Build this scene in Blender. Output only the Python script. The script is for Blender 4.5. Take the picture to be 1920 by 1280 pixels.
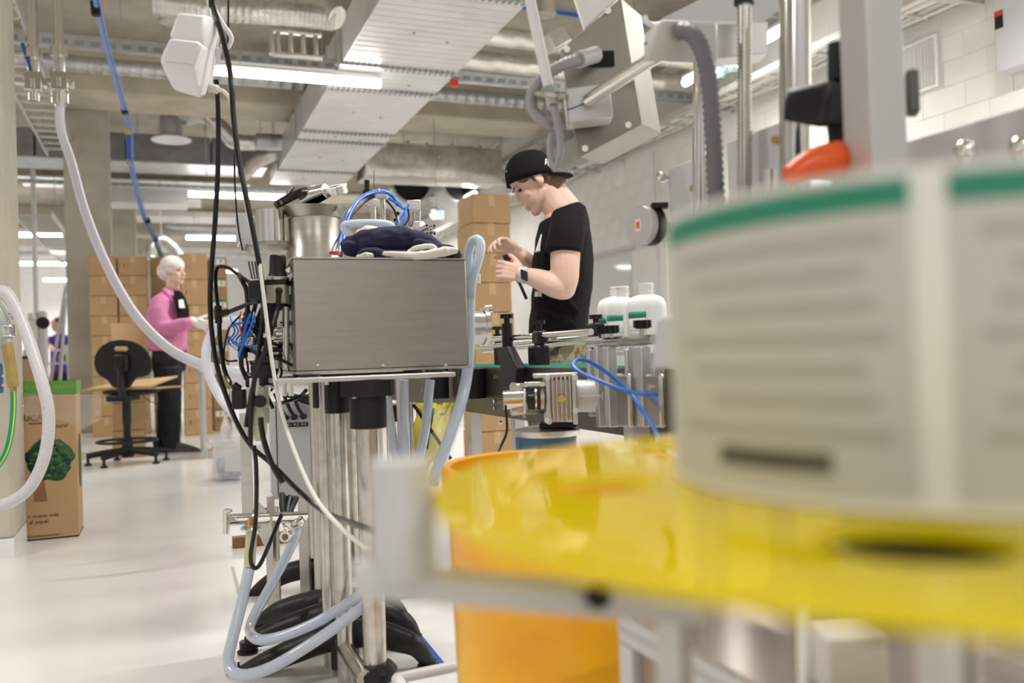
import bpy, bmesh, math, random
from mathutils import Vector, Matrix
random.seed(7)
S = bpy.context.scene
COL = S.collection
for o in list(bpy.data.objects): bpy.data.objects.remove(o)

# ---------------------------------------------------------------- camera
FPX, EYE = 1650.0, 0.78
YAW, PITCH, ROLL = math.radians(21.7), math.radians(0.75), math.radians(1.9)
def _basis():
    cy, sy = math.cos(YAW), math.sin(YAW)
    F = Vector((sy*math.cos(PITCH), cy*math.cos(PITCH), math.sin(PITCH)))
    R0 = Vector((cy, -sy, 0)); U0 = R0.cross(F)
    R = R0*math.cos(ROLL) - U0*math.sin(ROLL)
    U = R0*math.sin(ROLL) + U0*math.cos(ROLL)
    return F, R, U
CF, CR, CU = _basis()
CAMP = Vector((0, 0, EYE))
cam = bpy.data.cameras.new('camera'); camo = bpy.data.objects.new('camera', cam); COL.objects.link(camo)
cam.sensor_width = 36.0; cam.lens = FPX/1920*36.0; cam.clip_start = 0.02; cam.clip_end = 200
M3 = Matrix((CR, CU, -CF)).transposed()
camo.matrix_world = Matrix.Translation(CAMP) @ M3.to_4x4()
cam.dof.use_dof = True; cam.dof.focus_distance = 2.6; cam.dof.aperture_fstop = 2.9
S.camera = camo
# ---------------------------------------------------------------- world, exposure
w = bpy.data.worlds.new('world'); S.world = w; w.use_nodes = True
bg = w.node_tree.nodes['Background']; bg.inputs[0].default_value = (1.0, 0.98, 0.95, 1); bg.inputs[1].default_value = 0.56
S.view_settings.view_transform = 'Standard'; S.view_settings.look = 'None'
S.view_settings.exposure = 0.10; S.view_settings.gamma = 1.0; S.view_settings.use_curve_mapping = False
LED_POWER = 46.0

# ---------------------------------------------------------------- projection of measured pixels to real places
def ray(px, py): return CF + CR*((px-960)/FPX) - CU*((py-640)/FPX)
def W(px, py, d): return CAMP + ray(px, py)*d
def OZ(px, py, z): r = ray(px, py); return CAMP + r*((z-EYE)/r.z)
def OY(px, py, y): r = ray(px, py); return CAMP + r*(y/r.y)
def OX(px, py, x): r = ray(px, py); return CAMP + r*(x/r.x)
FH = Vector((CF.x, CF.y, 0)).normalized()      # level viewing direction
RH = Vector((FH.y, -FH.x, 0))                  # level right
UP = Vector((0, 0, 1)); XV = Vector((1, 0, 0)); YV = Vector((0, 1, 0))

# ---------------------------------------------------------------- materials
MATS = {}
def mat(name, col, rough=.5, metal=0.0, var=0.0, vscale=8.0, bump=0.0, bscale=60.0, spec=.5, trans=0.0, alpha=1.0, emit=0.0, sss=0.0, stretch=None, col2=None, coat=0.0, wave=None, rvar=0.0):
    if name in MATS: return MATS[name]
    m = bpy.data.materials.new(name); m.use_nodes = True; MATS[name] = m
    nt = m.node_tree; b = nt.nodes['Principled BSDF']; L = nt.links
    def setv(k, v):
        if k in b.inputs: b.inputs[k].default_value = v
    c4 = tuple(col)+(1,)
    setv('Base Color', c4); setv('Roughness', rough); setv('Metallic', metal); setv('Specular IOR Level', spec)
    setv('Transmission Weight', trans); setv('Alpha', alpha); setv('Coat Weight', coat)
    if sss: setv('Subsurface Weight', sss); setv('Subsurface Radius', (.01, .004, .002))
    if emit: setv('Emission Color', c4); setv('Emission Strength', emit)
    if var or bump or col2 or rvar:
        tc = nt.nodes.new('ShaderNodeTexCoord'); mp = nt.nodes.new('ShaderNodeMapping')
        L.new(tc.outputs['Object'], mp.inputs['Vector'])
        if stretch: mp.inputs['Scale'].default_value = stretch
    if var or col2:
        n = nt.nodes.new('ShaderNodeTexNoise'); n.inputs['Scale'].default_value = vscale; n.inputs['Detail'].default_value = 5
        L.new(mp.outputs[0], n.inputs['Vector'])
        r = nt.nodes.new('ShaderNodeValToRGB'); L.new(n.outputs['Fac'], r.inputs['Fac'])
        r.color_ramp.elements[0].position = .32; r.color_ramp.elements[1].position = .68
        if col2: r.color_ramp.elements[0].color = tuple(col2)+(1,); r.color_ramp.elements[1].color = c4
        else:
            r.color_ramp.elements[0].color = tuple(max(0, x*(1-var)) for x in col)+(1,)
            r.color_ramp.elements[1].color = tuple(min(1, x*(1+var)) for x in col)+(1,)
        L.new(r.outputs[0], b.inputs['Base Color'])
    if rvar:
        n3 = nt.nodes.new('ShaderNodeTexNoise'); n3.inputs['Scale'].default_value = vscale
        L.new(mp.outputs[0], n3.inputs['Vector'])
        mr = nt.nodes.new('ShaderNodeMapRange'); mr.inputs['To Min'].default_value = max(0, rough-rvar); mr.inputs['To Max'].default_value = rough+rvar
        L.new(n3.outputs['Fac'], mr.inputs['Value']); L.new(mr.outputs[0], b.inputs['Roughness'])
    if bump:
        if wave:
            n2 = nt.nodes.new('ShaderNodeTexWave'); n2.bands_direction = wave; n2.inputs['Scale'].default_value = bscale
        else:
            n2 = nt.nodes.new('ShaderNodeTexNoise'); n2.inputs['Scale'].default_value = bscale; n2.inputs['Detail'].default_value = 4
        L.new(mp.outputs[0], n2.inputs['Vector'])
        bp = nt.nodes.new('ShaderNodeBump'); bp.inputs['Strength'].default_value = bump; bp.inputs['Distance'].default_value = .01
        L.new(n2.outputs['Fac'], bp.inputs['Height']); L.new(bp.outputs[0], b.inputs['Normal'])
    return m
mat('epoxy', (.80, .785, .765), .20, var=.03, vscale=1.2, rvar=.08, spec=.5)
mat('concrete', (.47, .43, .355), .85, var=.18, vscale=2.2, bump=.25, bscale=40)
mat('concrete_light', (.52, .47, .37), .85, var=.15, vscale=2.5, bump=.2, bscale=40)
mat('block_paint', (.80, .785, .745), .6, var=.03, vscale=3, bump=.12, bscale=120)
mat('mortar', (.68, .66, .61), .8, var=.05)
mat('white_wall', (.86, .85, .86), .7, var=.02)
mat('galvanised', (.50, .51, .51), .42, .75, var=.14, vscale=6, bump=.05, bscale=20)
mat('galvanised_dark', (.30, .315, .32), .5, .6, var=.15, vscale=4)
mat('duct_white', (.66, .655, .645), .38, .35, var=.06, vscale=3)
mat('foil', (.66, .64, .60), .32, .8, var=.15, vscale=9, bump=.5, bscale=14)
mat('tray', (.60, .60, .57), .45, .4)
mat('led', (1, .985, .95), .5, emit=14.0)
mat('lamp_body', (.75, .74, .72), .4)
mat('steel', (.54, .515, .47), .30, 1.0, var=.06, vscale=5, stretch=(1, 1, 14), bump=.03, bscale=40)
mat('steel_head', (.30, .28, .245), .42, 1.0, var=.08, vscale=6)
mat('steel_brushed', (.41, .39, .345), .34, 1.0, var=.05, vscale=9, stretch=(1, 1, 9), bump=.04, bscale=60)
mat('chrome', (.72, .70, .66), .16, 1.0)
mat('steel_worn', (.58, .55, .50), .26, 1.0, var=.16, vscale=30)
mat('aluminium', (.60, .59, .585), .38, .55)
mat('aluminium_light', (.62, .615, .62), .45, .25)
mat('cast_alu', (.62, .60, .57), .32, .9, bump=.1, bscale=60)
mat('black', (.008, .008, .009), .45, spec=.35)
mat('black_gloss', (.007, .007, .008), .22, spec=.4)
mat('black_rubber', (.011, .0105, .011), .55, spec=.35, bump=.1, bscale=80)
mat('cast_black', (.010, .009, .0085), .42, spec=.4, bump=.25, bscale=45, var=.4, vscale=30)
mat('dark_conveyor', (.13, .118, .10), .38, .6, var=.15, vscale=7)
mat('white_plastic', (.78, .77, .77), .35)
mat('socket_white', (.74, .72, .74), .4)
mat('grey_paint', (.50, .50, .50), .45)
mat('panel_grey', (.56, .55, .57), .45)
mat('card', (.44, .285, .14), .85, var=.05, vscale=6)
mat('card_light', (.54, .375, .20), .85, var=.05, vscale=6)
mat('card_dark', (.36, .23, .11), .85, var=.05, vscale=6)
mat('print_dark', (.10, .055, .025), .8)
mat('paper', (.80, .79, .77), .7)
mat('green_print', (.02, .24, .15), .6)
mat('green_rim', (.10, .30, .05), .6)
mat('gold_text', (.33, .36, .06), .6)
mat('tree_green', (.03, .115, .03), .7, var=.6, vscale=30, col2=(.012, .05, .03))
mat('trunk', (.25, .11, .04), .7)
mat('hose_clear', (.72, .82, .98), .16, coat=1.0, trans=.3, sss=.0, var=.03)
mat('hose_white', (.74, .735, .83), .35)
mat('hose_braid', (.62, .59, .62), .35, var=.08, vscale=150)
mat('hose_glass', (.72, .76, .74), .12, trans=.6)
mat('hose_yellowed', (.70, .68, .42), .25, trans=.2)
mat('hose_green', (.0, .30, .16), .35)
mat('yellow_line', (.72, .70, .05), .4)
mat('blue_tube', (.02, .15, .62), .3)
mat('blue_hose', (.16, .27, .60), .35)
mat('blue_dark', (.015, .07, .42), .4)
mat('blue_tape', (.015, .09, .50), .5)
mat('brass', (.62, .45, .17), .28, .95, var=.1, vscale=30)
mat('copper', (.55, .25, .10), .35, .8)
mat('navy', (.018, .016, .055), .9, bump=.3, bscale=40)
mat('cream_cloth', (.74, .71, .66), .9, bump=.3, bscale=40)
mat('tshirt', (.0065, .006, .0065), .9, spec=.2, bump=.15, bscale=120)
mat('pink', (.66, .23, .42), .95, bump=.4, bscale=160, var=.08, vscale=14)
mat('skin', (.70, .465, .375), .5, sss=.12)
mat('skin_face', (.74, .50, .40), .5, sss=.12, var=.05, vscale=18)
mat('hair', (.115, .06, .027), .6, bump=.3, bscale=200)
mat('hair_dark', (.04, .022, .015), .6)
mat('lips', (.58, .31, .25), .5)
mat('eye_dark', (.03, .02, .015), .25)
mat('hairnet', (.74, .66, .62), .8, var=.14, vscale=25, bump=.4, bscale=40)
mat('glove', (.80, .78, .75), .7, bump=.15, bscale=120)
mat('trousers', (.010, .011, .017), .8, bump=.2, bscale=40)
mat('purple', (.09, .03, .32), .8)
mat('shoe', (.09, .08, .065), .8, var=.3, vscale=50)
mat('shoe_red', (.13, .075, .06), .7)
mat('wood', (.17, .075, .03), .5, var=.2, vscale=15)
mat('orange_drum', (1.0, .54, .0), .30, var=.06, vscale=7, col2=(.88, .38, .001))
mat('orange_knob', (.80, .11, .01), .35)
mat('red', (.62, .04, .015), .5)
mat('bottle_white', (.86, .86, .86), .3)
mat('label_text', (.55, .56, .56), .7)
mat('exit_green', (.05, .42, .33), .5, emit=1.2)
mat('exit_white', (.75, .95, .95), .5, emit=1.6)
mat('clear_plastic', (.86, .86, .88), .18, trans=.55, alpha=.55)
mat('film', (.92, .91, .88), .06, trans=.0, alpha=.13, spec=1.0)
mat('bin_contents', (.48, .50, .60), .7, var=.3, vscale=20)
mat('yellow_cloth', (.55, .47, .05), .7)
mat('green_belt', (.10, .55, .36), .5)
mat('screen', (.02, .02, .025), .1)
mat('dark_void', (.012, .011, .010), .9)
mat('panel_shiny', (.48, .40, .36), .22, .75)
mat('window_glass', (.66, .68, .67), .05, .0, spec=.9)
mat('floor_stain', (.50, .50, .45), .6, var=.3, vscale=60)
mat('desk', (.62, .60, .56), .5)
mat('steel_blue', (.06, .13, .22), .45)
mat('hook_dark', (.05, .05, .05), .4, .8)
# camouflage cloth: blotches in three tones
def _camo():
    m = mat('camo', (.20, .19, .11), .9); nt = m.node_tree; b = nt.nodes['Principled BSDF']
    tc = nt.nodes.new('ShaderNodeTexCoord'); n = nt.nodes.new('ShaderNodeTexNoise'); n.inputs['Scale'].default_value = 16; n.inputs['Detail'].default_value = 2
    nt.links.new(tc.outputs['Object'], n.inputs['Vector'])
    r = nt.nodes.new('ShaderNodeValToRGB'); r.color_ramp.interpolation = 'CONSTANT'; e = r.color_ramp.elements
    e[0].color = (.03, .025, .018, 1); e[1].position = .40; e[1].color = (.10, .11, .045, 1)
    x = e.new(.50); x.color = (.24, .21, .13, 1); x = e.new(.60); x.color = (.13, .08, .045, 1)
    nt.links.new(n.outputs['Fac'], r.inputs['Fac']); nt.links.new(r.outputs[0], b.inputs['Base Color'])
_camo()
# tinted yellow acrylic: glossy, a little light passes through
def _acrylic():
    m = mat('yellow_acrylic', (.98, .83, .0), .05, spec=.6); nt = m.node_tree; b = nt.nodes['Principled BSDF']
    out = nt.nodes['Material Output']; t = nt.nodes.new('ShaderNodeBsdfTransparent'); t.inputs[0].default_value = (.98, .80, .02, 1)
    mx = nt.nodes.new('ShaderNodeMixShader'); mx.inputs[0].default_value = .30
    nt.links.new(b.outputs[0], mx.inputs[1]); nt.links.new(t.outputs[0], mx.inputs[2]); nt.links.new(mx.outputs[0], out.inputs['Surface'])
_acrylic()

# ---------------------------------------------------------------- mesh helpers
def catmull(pts, n=6):
    pts = [Vector(p) for p in pts]
    if len(pts) < 3: return pts
    out = []
    P = [pts[0]*2-pts[1]] + pts + [pts[-1]*2-pts[-2]]
    for i in range(1, len(P)-2):
        a, b, c, d = P[i-1], P[i], P[i+1], P[i+2]
        for k in range(n):
            t = k/n
            out.append(.5*((2*b) + (c-a)*t + (2*a-5*b+4*c-d)*t*t + (3*b-a-3*c+d)*t**3))
    out.append(pts[-1]); return out
class MB:
    def __init__(s): s.v = []; s.f = []
    def add(s, vs, fs):
        o = len(s.v); s.v += [Vector(v) for v in vs]; s.f += [tuple(i+o for i in f) for f in fs]; return s
    def box(s, x0, x1, y0, y1, z0, z1):
        return s.add([(x0,y0,z0),(x1,y0,z0),(x1,y1,z0),(x0,y1,z0),(x0,y0,z1),(x1,y0,z1),(x1,y1,z1),(x0,y1,z1)],
                     [(0,3,2,1),(4,5,6,7),(0,1,5,4),(1,2,6,5),(2,3,7,6),(3,0,4,7)])
    def obox(s, c, ax, ay, az, sx, sy, sz):      # box by centre, axes, full sizes
        c = Vector(c); ax = Vector(ax).normalized()*sx/2; ay = Vector(ay).normalized()*sy/2; az = Vector(az).normalized()*sz/2
        vs = [c+ax*i+ay*j+az*k for k in (-1,1) for (i,j) in ((-1,-1),(1,-1),(1,1),(-1,1))]
        return s.add(vs, [(0,3,2,1),(4,5,6,7),(0,1,5,4),(1,2,6,5),(2,3,7,6),(3,0,4,7)])
    def prism(s, poly, ext):                     # polygon (3-D points) swept along ext
        poly = [Vector(p) for p in poly]; ext = Vector(ext); n = len(poly)
        return s.add(poly+[p+ext for p in poly], [tuple(range(n))[::-1], tuple(range(n, 2*n))]+[(i,(i+1)%n,n+(i+1)%n,n+i) for i in range(n)])
    def tube(s, pts, r, n=10, smooth=6, cap=True):
        P = catmull(pts, smooth) if smooth else [Vector(p) for p in pts]
        m = len(P)
        if isinstance(r, (list, tuple)):
            k = len(r)-1; R = []
            for i in range(m):
                t = i/(m-1)*k; a = min(int(t), k-1); R.append(r[a]+(r[a+1]-r[a])*(t-a))
        elif callable(r): R = [r(i) for i in range(m)]
        else: R = [r]*m
        t0 = (P[1]-P[0]).normalized(); up = Vector((0,0,1)) if abs(t0.z) < .9 else Vector((1,0,0))
        u = t0.cross(up).normalized(); vs = []; fs = []
        for i in range(m):
            t = (P[min(i+1,m-1)]-P[max(i-1,0)]).normalized()
            u = (u - t*u.dot(t)).normalized(); w_ = t.cross(u)
            for k in range(n):
                a = 2*math.pi*k/n; vs.append(P[i]+(u*math.cos(a)+w_*math.sin(a))*R[i])
        for i in range(m-1):
            for k in range(n): fs.append((i*n+k, i*n+(k+1)%n, (i+1)*n+(k+1)%n, (i+1)*n+k))
        if cap: fs.append(tuple(range(n))[::-1]); fs.append(tuple((m-1)*n+k for k in range(n)))
        return s.add(vs, fs)
    def cyl(s, a, b, r, r2=None, n=20): return s.tube([a, b], [r, r if r2 is None else r2], n, 0)
    def ring(s, c, axis, R, r, n=32, m=8):       # torus
        ax = Vector(axis).normalized(); u = ax.orthogonal().normalized(); w_ = ax.cross(u); vs = []; fs = []
        for i in range(n):
            a = 2*math.pi*i/n; d = u*math.cos(a)+w_*math.sin(a)
            for k in range(m):
                b = 2*math.pi*k/m; vs.append(Vector(c)+d*(R+r*math.cos(b))+ax*r*math.sin(b))
        for i in range(n):
            for k in range(m): fs.append((i*m+k, ((i+1)%n)*m+k, ((i+1)%n)*m+(k+1)%m, i*m+(k+1)%m))
        return s.add(vs, fs)
    def lathe(s, prof, c, axis=(0,0,1), n=32):   # profile of (radius, height)
        ax = Vector(axis).normalized(); u = ax.orthogonal().normalized(); w_ = ax.cross(u); vs = []; fs = []; m = len(prof)
        for (r, h) in prof:
            for k in range(n):
                a = 2*math.pi*k/n; vs.append(Vector(c)+ax*h+(u*math.cos(a)+w_*math.sin(a))*max(r, 1e-5))
        for i in range(m-1):
            for k in range(n): fs.append((i*n+k, i*n+(k+1)%n, (i+1)*n+(k+1)%n, (i+1)*n+k))
        if prof[0][0] > 1e-4 and prof[0] != prof[-1]: fs.append(tuple(range(n))[::-1])
        if prof[-1][0] > 1e-4 and prof[0] != prof[-1]: fs.append(tuple((m-1)*n+k for k in range(n)))
        return s.add(vs, fs)
    def ball(s, c, ax, ay, az, n=16, m=10):      # ellipsoid with half axes as vectors
        c = Vector(c); ax, ay, az = Vector(ax), Vector(ay), Vector(az); vs = []; fs = []
        for i in range(1, m):
            th = math.pi*i/m
            for k in range(n):
                a = 2*math.pi*k/n; vs.append(c+ax*math.sin(th)*math.cos(a)+ay*math.sin(th)*math.sin(a)+az*math.cos(th))
        for i in range(m-2):
            for k in range(n): fs.append((i*n+k, (i+1)*n+k, (i+1)*n+(k+1)%n, i*n+(k+1)%n))
        t = len(vs); vs += [c+az, c-az]
        for k in range(n):
            fs.append((t, k, (k+1)%n)); fs.append((t+1, (m-2)*n+(k+1)%n, (m-2)*n+k))
        return s.add(vs, fs)
    def grid(s, rows):                           # rows of points
        m = len(rows[0]); vs = [p for r_ in rows for p in r_]; fs = []
        for i in range(len(rows)-1):
            for k in range(m-1): fs.append((i*m+k, i*m+k+1, (i+1)*m+k+1, (i+1)*m+k))
        return s.add(vs, fs)
def tag(o, label=None, cat=None, group=None, kind=None):
    if label: o['label'] = label
    if cat: o['category'] = cat
    if group: o['group'] = group
    if kind: o['kind'] = kind
    return o
def thing(name, label, cat, loc, group=None):
    o = bpy.data.objects.new(name, None); COL.objects.link(o); o.location = loc; o.empty_display_size = .05
    return tag(o, label, cat, group)
def fixmesh(me, ang=38):
    bm = bmesh.new(); bm.from_mesh(me); bmesh.ops.recalc_face_normals(bm, faces=bm.faces); bm.to_mesh(me); bm.free()
    me.shade_smooth()
    if ang: me.set_sharp_from_angle(angle=math.radians(ang))
def build(name, mb, m, parent=None, label=None, cat=None, group=None, kind=None, bevel=0, ang=38, solid=0):
    me = bpy.data.meshes.new(name); vs = mb.v; loc = Vector((0,0,0))
    if parent is None and vs:
        lo = [min(v[i] for v in vs) for i in range(3)]; hi = [max(v[i] for v in vs) for i in range(3)]
        loc = Vector(((lo[0]+hi[0])/2, (lo[1]+hi[1])/2, lo[2]))
    me.from_pydata([tuple(v-loc) for v in vs], [], mb.f); fixmesh(me, ang)
    me.materials.append(MATS[m] if isinstance(m, str) else m)
    o = bpy.data.objects.new(name, me); COL.objects.link(o)
    if parent is None: o.location = loc
    else:
        o.parent = parent
        if parent.type == 'EMPTY' or parent.parent is None: o.location = -Vector(parent.location)
    if bevel:
        b = o.modifiers.new('bevel', 'BEVEL'); b.width = bevel; b.segments = 2; b.limit_method = 'ANGLE'; b.angle_limit = math.radians(40)
    if solid:
        b = o.modifiers.new('thick', 'SOLIDIFY'); b.thickness = solid
    return tag(o, label, cat, group, kind)
def struct(name, mb, m, bevel=0, label=None): return build(name, mb, m, kind='structure', bevel=bevel, label=label)
from mathutils import noise as mnoise
def organic(name, mb, m, parent, voxel=.006, smooth=6, ang=0, disp=0, dscale=20, aniso=None):
    o = build(name, mb, m, parent, ang=0)
    r = o.modifiers.new('r', 'REMESH'); r.mode = 'VOXEL'; r.voxel_size = voxel
    s_ = o.modifiers.new('s', 'SMOOTH'); s_.factor = .5; s_.iterations = smooth
    dg = bpy.context.evaluated_depsgraph_get(); dg.update()
    me = bpy.data.meshes.new_from_object(o.evaluated_get(dg)); o.modifiers.clear(); old = o.data; o.data = me
    bpy.data.meshes.remove(old); me.name = name
    if disp:
        ns = [v.normal.copy() for v in me.vertices]
        for v, n in zip(me.vertices, ns):
            q = Vector(v.co)
            if aniso: q = Vector((q.x*aniso[0], q.y*aniso[1], q.z*aniso[2]))
            a = mnoise.noise(q*dscale); b = mnoise.noise(q*dscale*2.3+Vector((7, 3, 1)))
            v.co += n*disp*((1-2*abs(a))*.7+.4*b)
    me.shade_smooth()
    if not me.materials: me.materials.append(MATS[m])
    return o
def text(name, body, size, pos, xd, yd, m, parent, depth=.0006, align='LEFT', label=None):
    cu = bpy.data.curves.new(name, 'FONT'); cu.body = body; cu.size = size; cu.extrude = depth; cu.align_x = align; cu.resolution_u = 3
    t = bpy.data.objects.new(name, cu); me = bpy.data.meshes.new_from_object(t)
    bpy.data.objects.remove(t); bpy.data.curves.remove(cu)
    xd = Vector(xd).normalized(); yd = Vector(yd).normalized(); zd = xd.cross(yd).normalized()
    for v in me.vertices: v.co = Vector(pos)+xd*v.co.x+yd*v.co.y+zd*v.co.z
    me.materials.clear(); me.materials.append(MATS[m]); me.name = name
    o = bpy.data.objects.new(name, me); COL.objects.link(o); o.parent = parent
    if parent.type == 'EMPTY' or parent.parent is None: o.location = -Vector(parent.location)
    return tag(o, label)
def pxpath(pts, d=None): return [W(*p) if len(p) == 3 else W(p[0], p[1], d) for p in pts]
def cable(name, pts, r, m, label, cat='cable', group=None, d=None, n=8, smooth=6):
    return build(name, MB().tube(pxpath(pts, d), r, n, smooth), m, label=label, cat=cat, group=group)
def corr(name, pts, r, m, parent=None, d=None, pitch=.011, **k):   # corrugated conduit
    P = catmull(pxpath(pts, d), 24); L = sum((P[i+1]-P[i]).length for i in range(len(P)-1)); N = max(8, int(L/pitch*2)); Q = []; acc = 0; i = 0
    step = L/N; tgt = 0
    for i in range(len(P)-1):
        seg = (P[i+1]-P[i]).length
        while tgt <= acc+seg+1e-9 and len(Q) <= N: Q.append(P[i].lerp(P[i+1], min(1, (tgt-acc)/max(seg, 1e-9)))); tgt += step
        acc += seg
    return build(name, MB().tube(Q, lambda j: r*(1 if j % 2 else .80), 14, 0), m, parent, ang=80, **k)
# ================================================================ SETTING
WX, CZ = 5.6, 4.5
struct('floor', MB().box(-9.2, WX+.2, -4.2, 30.2, -.1, 0), 'epoxy')
struct('ceiling', MB().box(-9.2, WX+.2, -4.2, 30.2, CZ, CZ+.15), 'concrete')
wr = struct('wall_right', MB().box(WX+.0035, WX+.2, -4.2, 30, 0, CZ), 'mortar')
struct('wall_back', MB().box(-9.0, WX, 30, 30.2, 0, CZ), 'white_wall')
struct('wall_left', MB().box(-9.2, -9.0, -4.2, 30, 0, CZ), 'white_wall')
for i, y in enumerate((10.9, 16.7, 22.5)):
    struct('ceiling_beam', MB().box(-9.0, WX, y, y+.8, 3.88, CZ), 'concrete_light', .02, 'concrete beam across the ceiling')
def column(name, x0, x1, y0, y1, z1=CZ, sk=0):
    o = struct(name, MB().box(x0, x1, y0, y1, sk, z1), 'concrete', .012)
    if sk: build('painted_base', MB().box(x0, x1, y0, y1, 0, sk), 'white_plastic', o)
a, b = OY(118, 300, 11.75), OY(203, 300, 11.75); column('column', a.x, b.x, 11.75, 12.3)
a, b = OY(204, 430, 17.5), OY(254, 430, 17.5); column('column', a.x, b.x, 17.5, 18)
a, b = OY(256, 450, 23.3), OY(285, 450, 23.3); column('column', a.x, b.x, 23.3, 23.8)
p = OZ(27, 1047, 0); yb_ = OX(51, 1010, p.x).y; column('column', p.x-.5, p.x, p.y, yb_, CZ, .085)
# painted blocks of the right wall, one by one
wa, wb = OX(1187, 470, WX), OX(1040, 470, WX); wz1 = OX(1187, 466, WX).z; wz0 = .82
bm_ = MB(); c = .003; L_, H_ = .395, .192; l, h = (L_-.004)/2, (H_-.004)/2
bm_.add([(.004,-l,-h),(.004,l,-h),(.004,l,h),(.004,-l,h),(0,-l+c,-h+c),(0,l-c,-h+c),(0,l-c,h-c),(0,-l+c,h-c)],
        [(4,7,6,5),(0,4,5,1),(1,5,6,2),(2,6,7,3),(3,7,4,0)])
bme = bpy.data.meshes.new('block'); bme.from_pydata([tuple(v) for v in bm_.v], [], bm_.f); bme.materials.append(MATS['block_paint'])
nb = 0
rest = MB()
for r in range(23):
    z = .10+r*H_
    for k in range(66):
        y = -3.9 + k*L_ + (L_/2 if r % 2 else 0)
        if wa.y-.2 < y < wb.y+.2 and wz0-.06 < z < wz1+.06: continue
        if 4.0 < y < 12.6 and .9 < z < 3.75 and nb < 298:
            o = bpy.data.objects.new('block', bme); COL.objects.link(o); o.parent = wr; o.location = Vector((WX+random.uniform(-.0015, .0015), y, z))-wr.location; nb += 1
        else: rest.add([v+Vector((WX, y, z)) for v in bm_.v], bm_.f)
o = build('block_courses', rest, 'block_paint', wr, kind='stuff', ang=20)
# window in the right wall
wn = MB(); y0, y1 = wa.y, wb.y; fw = .05
for (ya, yb, za, zb) in ((y0,y1,wz1-fw,wz1),(y0,y1,wz0,wz0+fw),(y0,y0+fw,wz0+fw,wz1-fw),(y1-fw,y1,wz0+fw,wz1-fw)): wn.box(WX-.015, WX+.03, ya, yb, za, zb)
wo = struct('window_1', wn, 'panel_grey', .004)
build('pane', MB().box(WX-.006, WX+.001, y0+fw, y1-fw, wz0+fw, wz1-fw), 'window_glass', wo)
# flat pilaster and conduits on the wall
a = OX(1190, 600, WX); b = OX(1258, 600, WX)
struct('trim_1', MB().box(WX-.03, WX+.01, b.y, a.y-.03, .0, OX(1220, 462, WX).z), 'block_paint', .004)
a = OX(1226, 300, WX-.05)
cd = MB().cyl((WX-.05, a.y, .9), (WX-.05, a.y, 3.15), .012, n=8)
build('wall_conduit', cd, 'panel_grey', label='thin grey vertical conduit pipe on the white block wall', cat='conduit')
p = OX(1160, 322, WX)
build('round_wall_cover', MB().lathe([(0,0),(.17,0),(.18,.006),(.18,.03)], (WX-.03, p.y, p.z), (1,0,0), 40), 'block_paint', label='round white cover plate on the block wall below the cable tray', cat='cover')
# floor marks
t = MB(); q = [OZ(724,1128,0), OZ(738,1126,0), OZ(835,1245,0), OZ(818,1252,0)]
for i, v in enumerate(q): q[i] = Vector((v.x, v.y, .0008))
t.prism(q, (0,0,.0006)); build('floor_tape', t, 'blue_tape', label='blue floor marking tape beside the machine stand foot', cat='tape')
q = [OZ(735,1121,0), OZ(736,1125,0), OZ(834,1114,0), OZ(833,1110,0)]; q = [Vector((v.x, v.y, .0018)) for v in q]
build('floor_tape', MB().prism(q, (0,0,.0006)), 'blue_tape', label='thin blue tape line running across the floor to the orange drum', cat='tape')
q = [OZ(433,1062,0), OZ(438,1062,0), OZ(455,1122,0), OZ(447,1124,0)]; q = [Vector((v.x, v.y, .0008)) for v in q]
build('floor_scrape', MB().prism(q, (0,0,.0004)), 'floor_stain', label='worn grey scrape mark on the white floor left of the hoses', cat='floor mark')

# ================================================================ LIGHT FITTINGS
def led(x, y, along, label, n=1.48, z=3.3, light=True, pw=1.0):
    t = thing('led_batten', label, 'ceiling light', (x, y, z), 'LED battens under the ceiling')
    u = XV if along == 'x' else YV; v = YV if along == 'x' else XV; c = Vector((x, y, z))
    build('housing', MB().obox(c+UP*.055, u, v, UP, n, .06, .03), 'lamp_body', t)
    build('diffuser', MB().tube([c-u*n/2, c-u*(n/2-.01), c+u*(n/2-.01), c+u*n/2], [.030, .036, .036, .030], 12, 0), 'led', t)
    for s_ in (-.5, .5): build('hanger', MB().cyl(c+u*s_+UP*.07, Vector((c.x, c.y, CZ-.001))+u*s_, .004, n=6), 'galvanised', t)
    if light:
        ld = bpy.data.lights.new('led_light', 'AREA'); ld.shape = 'RECTANGLE'; ld.size = n; ld.size_y = .07; ld.energy = LED_POWER*pw; ld.spread = math.radians(150); ld.color = (1, .98, .945)
        lo = bpy.data.objects.new('led_light', ld); COL.objects.link(lo); lo.parent = t; lo.location = (0, 0, -.04)
        if along == 'y': lo.rotation_euler = (0, 0, math.pi/2)
led(1.2, 7.95, 'x', 'bright LED batten beside the white hanging socket box, nearest lamp in view')
led(-2.8, 7.95, 'x', 'LED batten of the nearest row, left of the column')
led(1.17, 13.9, 'x', 'LED batten behind the hanging black cables at mid distance')
led(1.25, 18.7, 'x', 'LED batten lower behind the black cables, third row')
led(-2.45, 18.7, 'x', 'upper LED batten left of the concrete column over the far hall')
led(-2.6, 23.8, 'x', 'second LED batten down, left of the concrete column over the far hall')
led(-2.35, 28.2, 'x', 'small LED batten farthest away near the white back wall', pw=1.6)
led(-6.5, 27, 'x', 'LED batten at the far back left', pw=1.6)  # extra lamp out of view, added to brighten the back wall
led(-6.5, 21, 'x', 'LED batten in the far left hall')  # extra lamp out of view, put in to lift the far hall
led(1.25, 25.5, 'x', 'LED batten hidden behind the cartons at the back', pw=1.6)  # lamp added out of sight behind the cartons to light the back wall
led(4.7, 6.4, 'y', 'LED batten along the block wall seen beside the corrugated conduit', pw=1.0)
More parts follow.
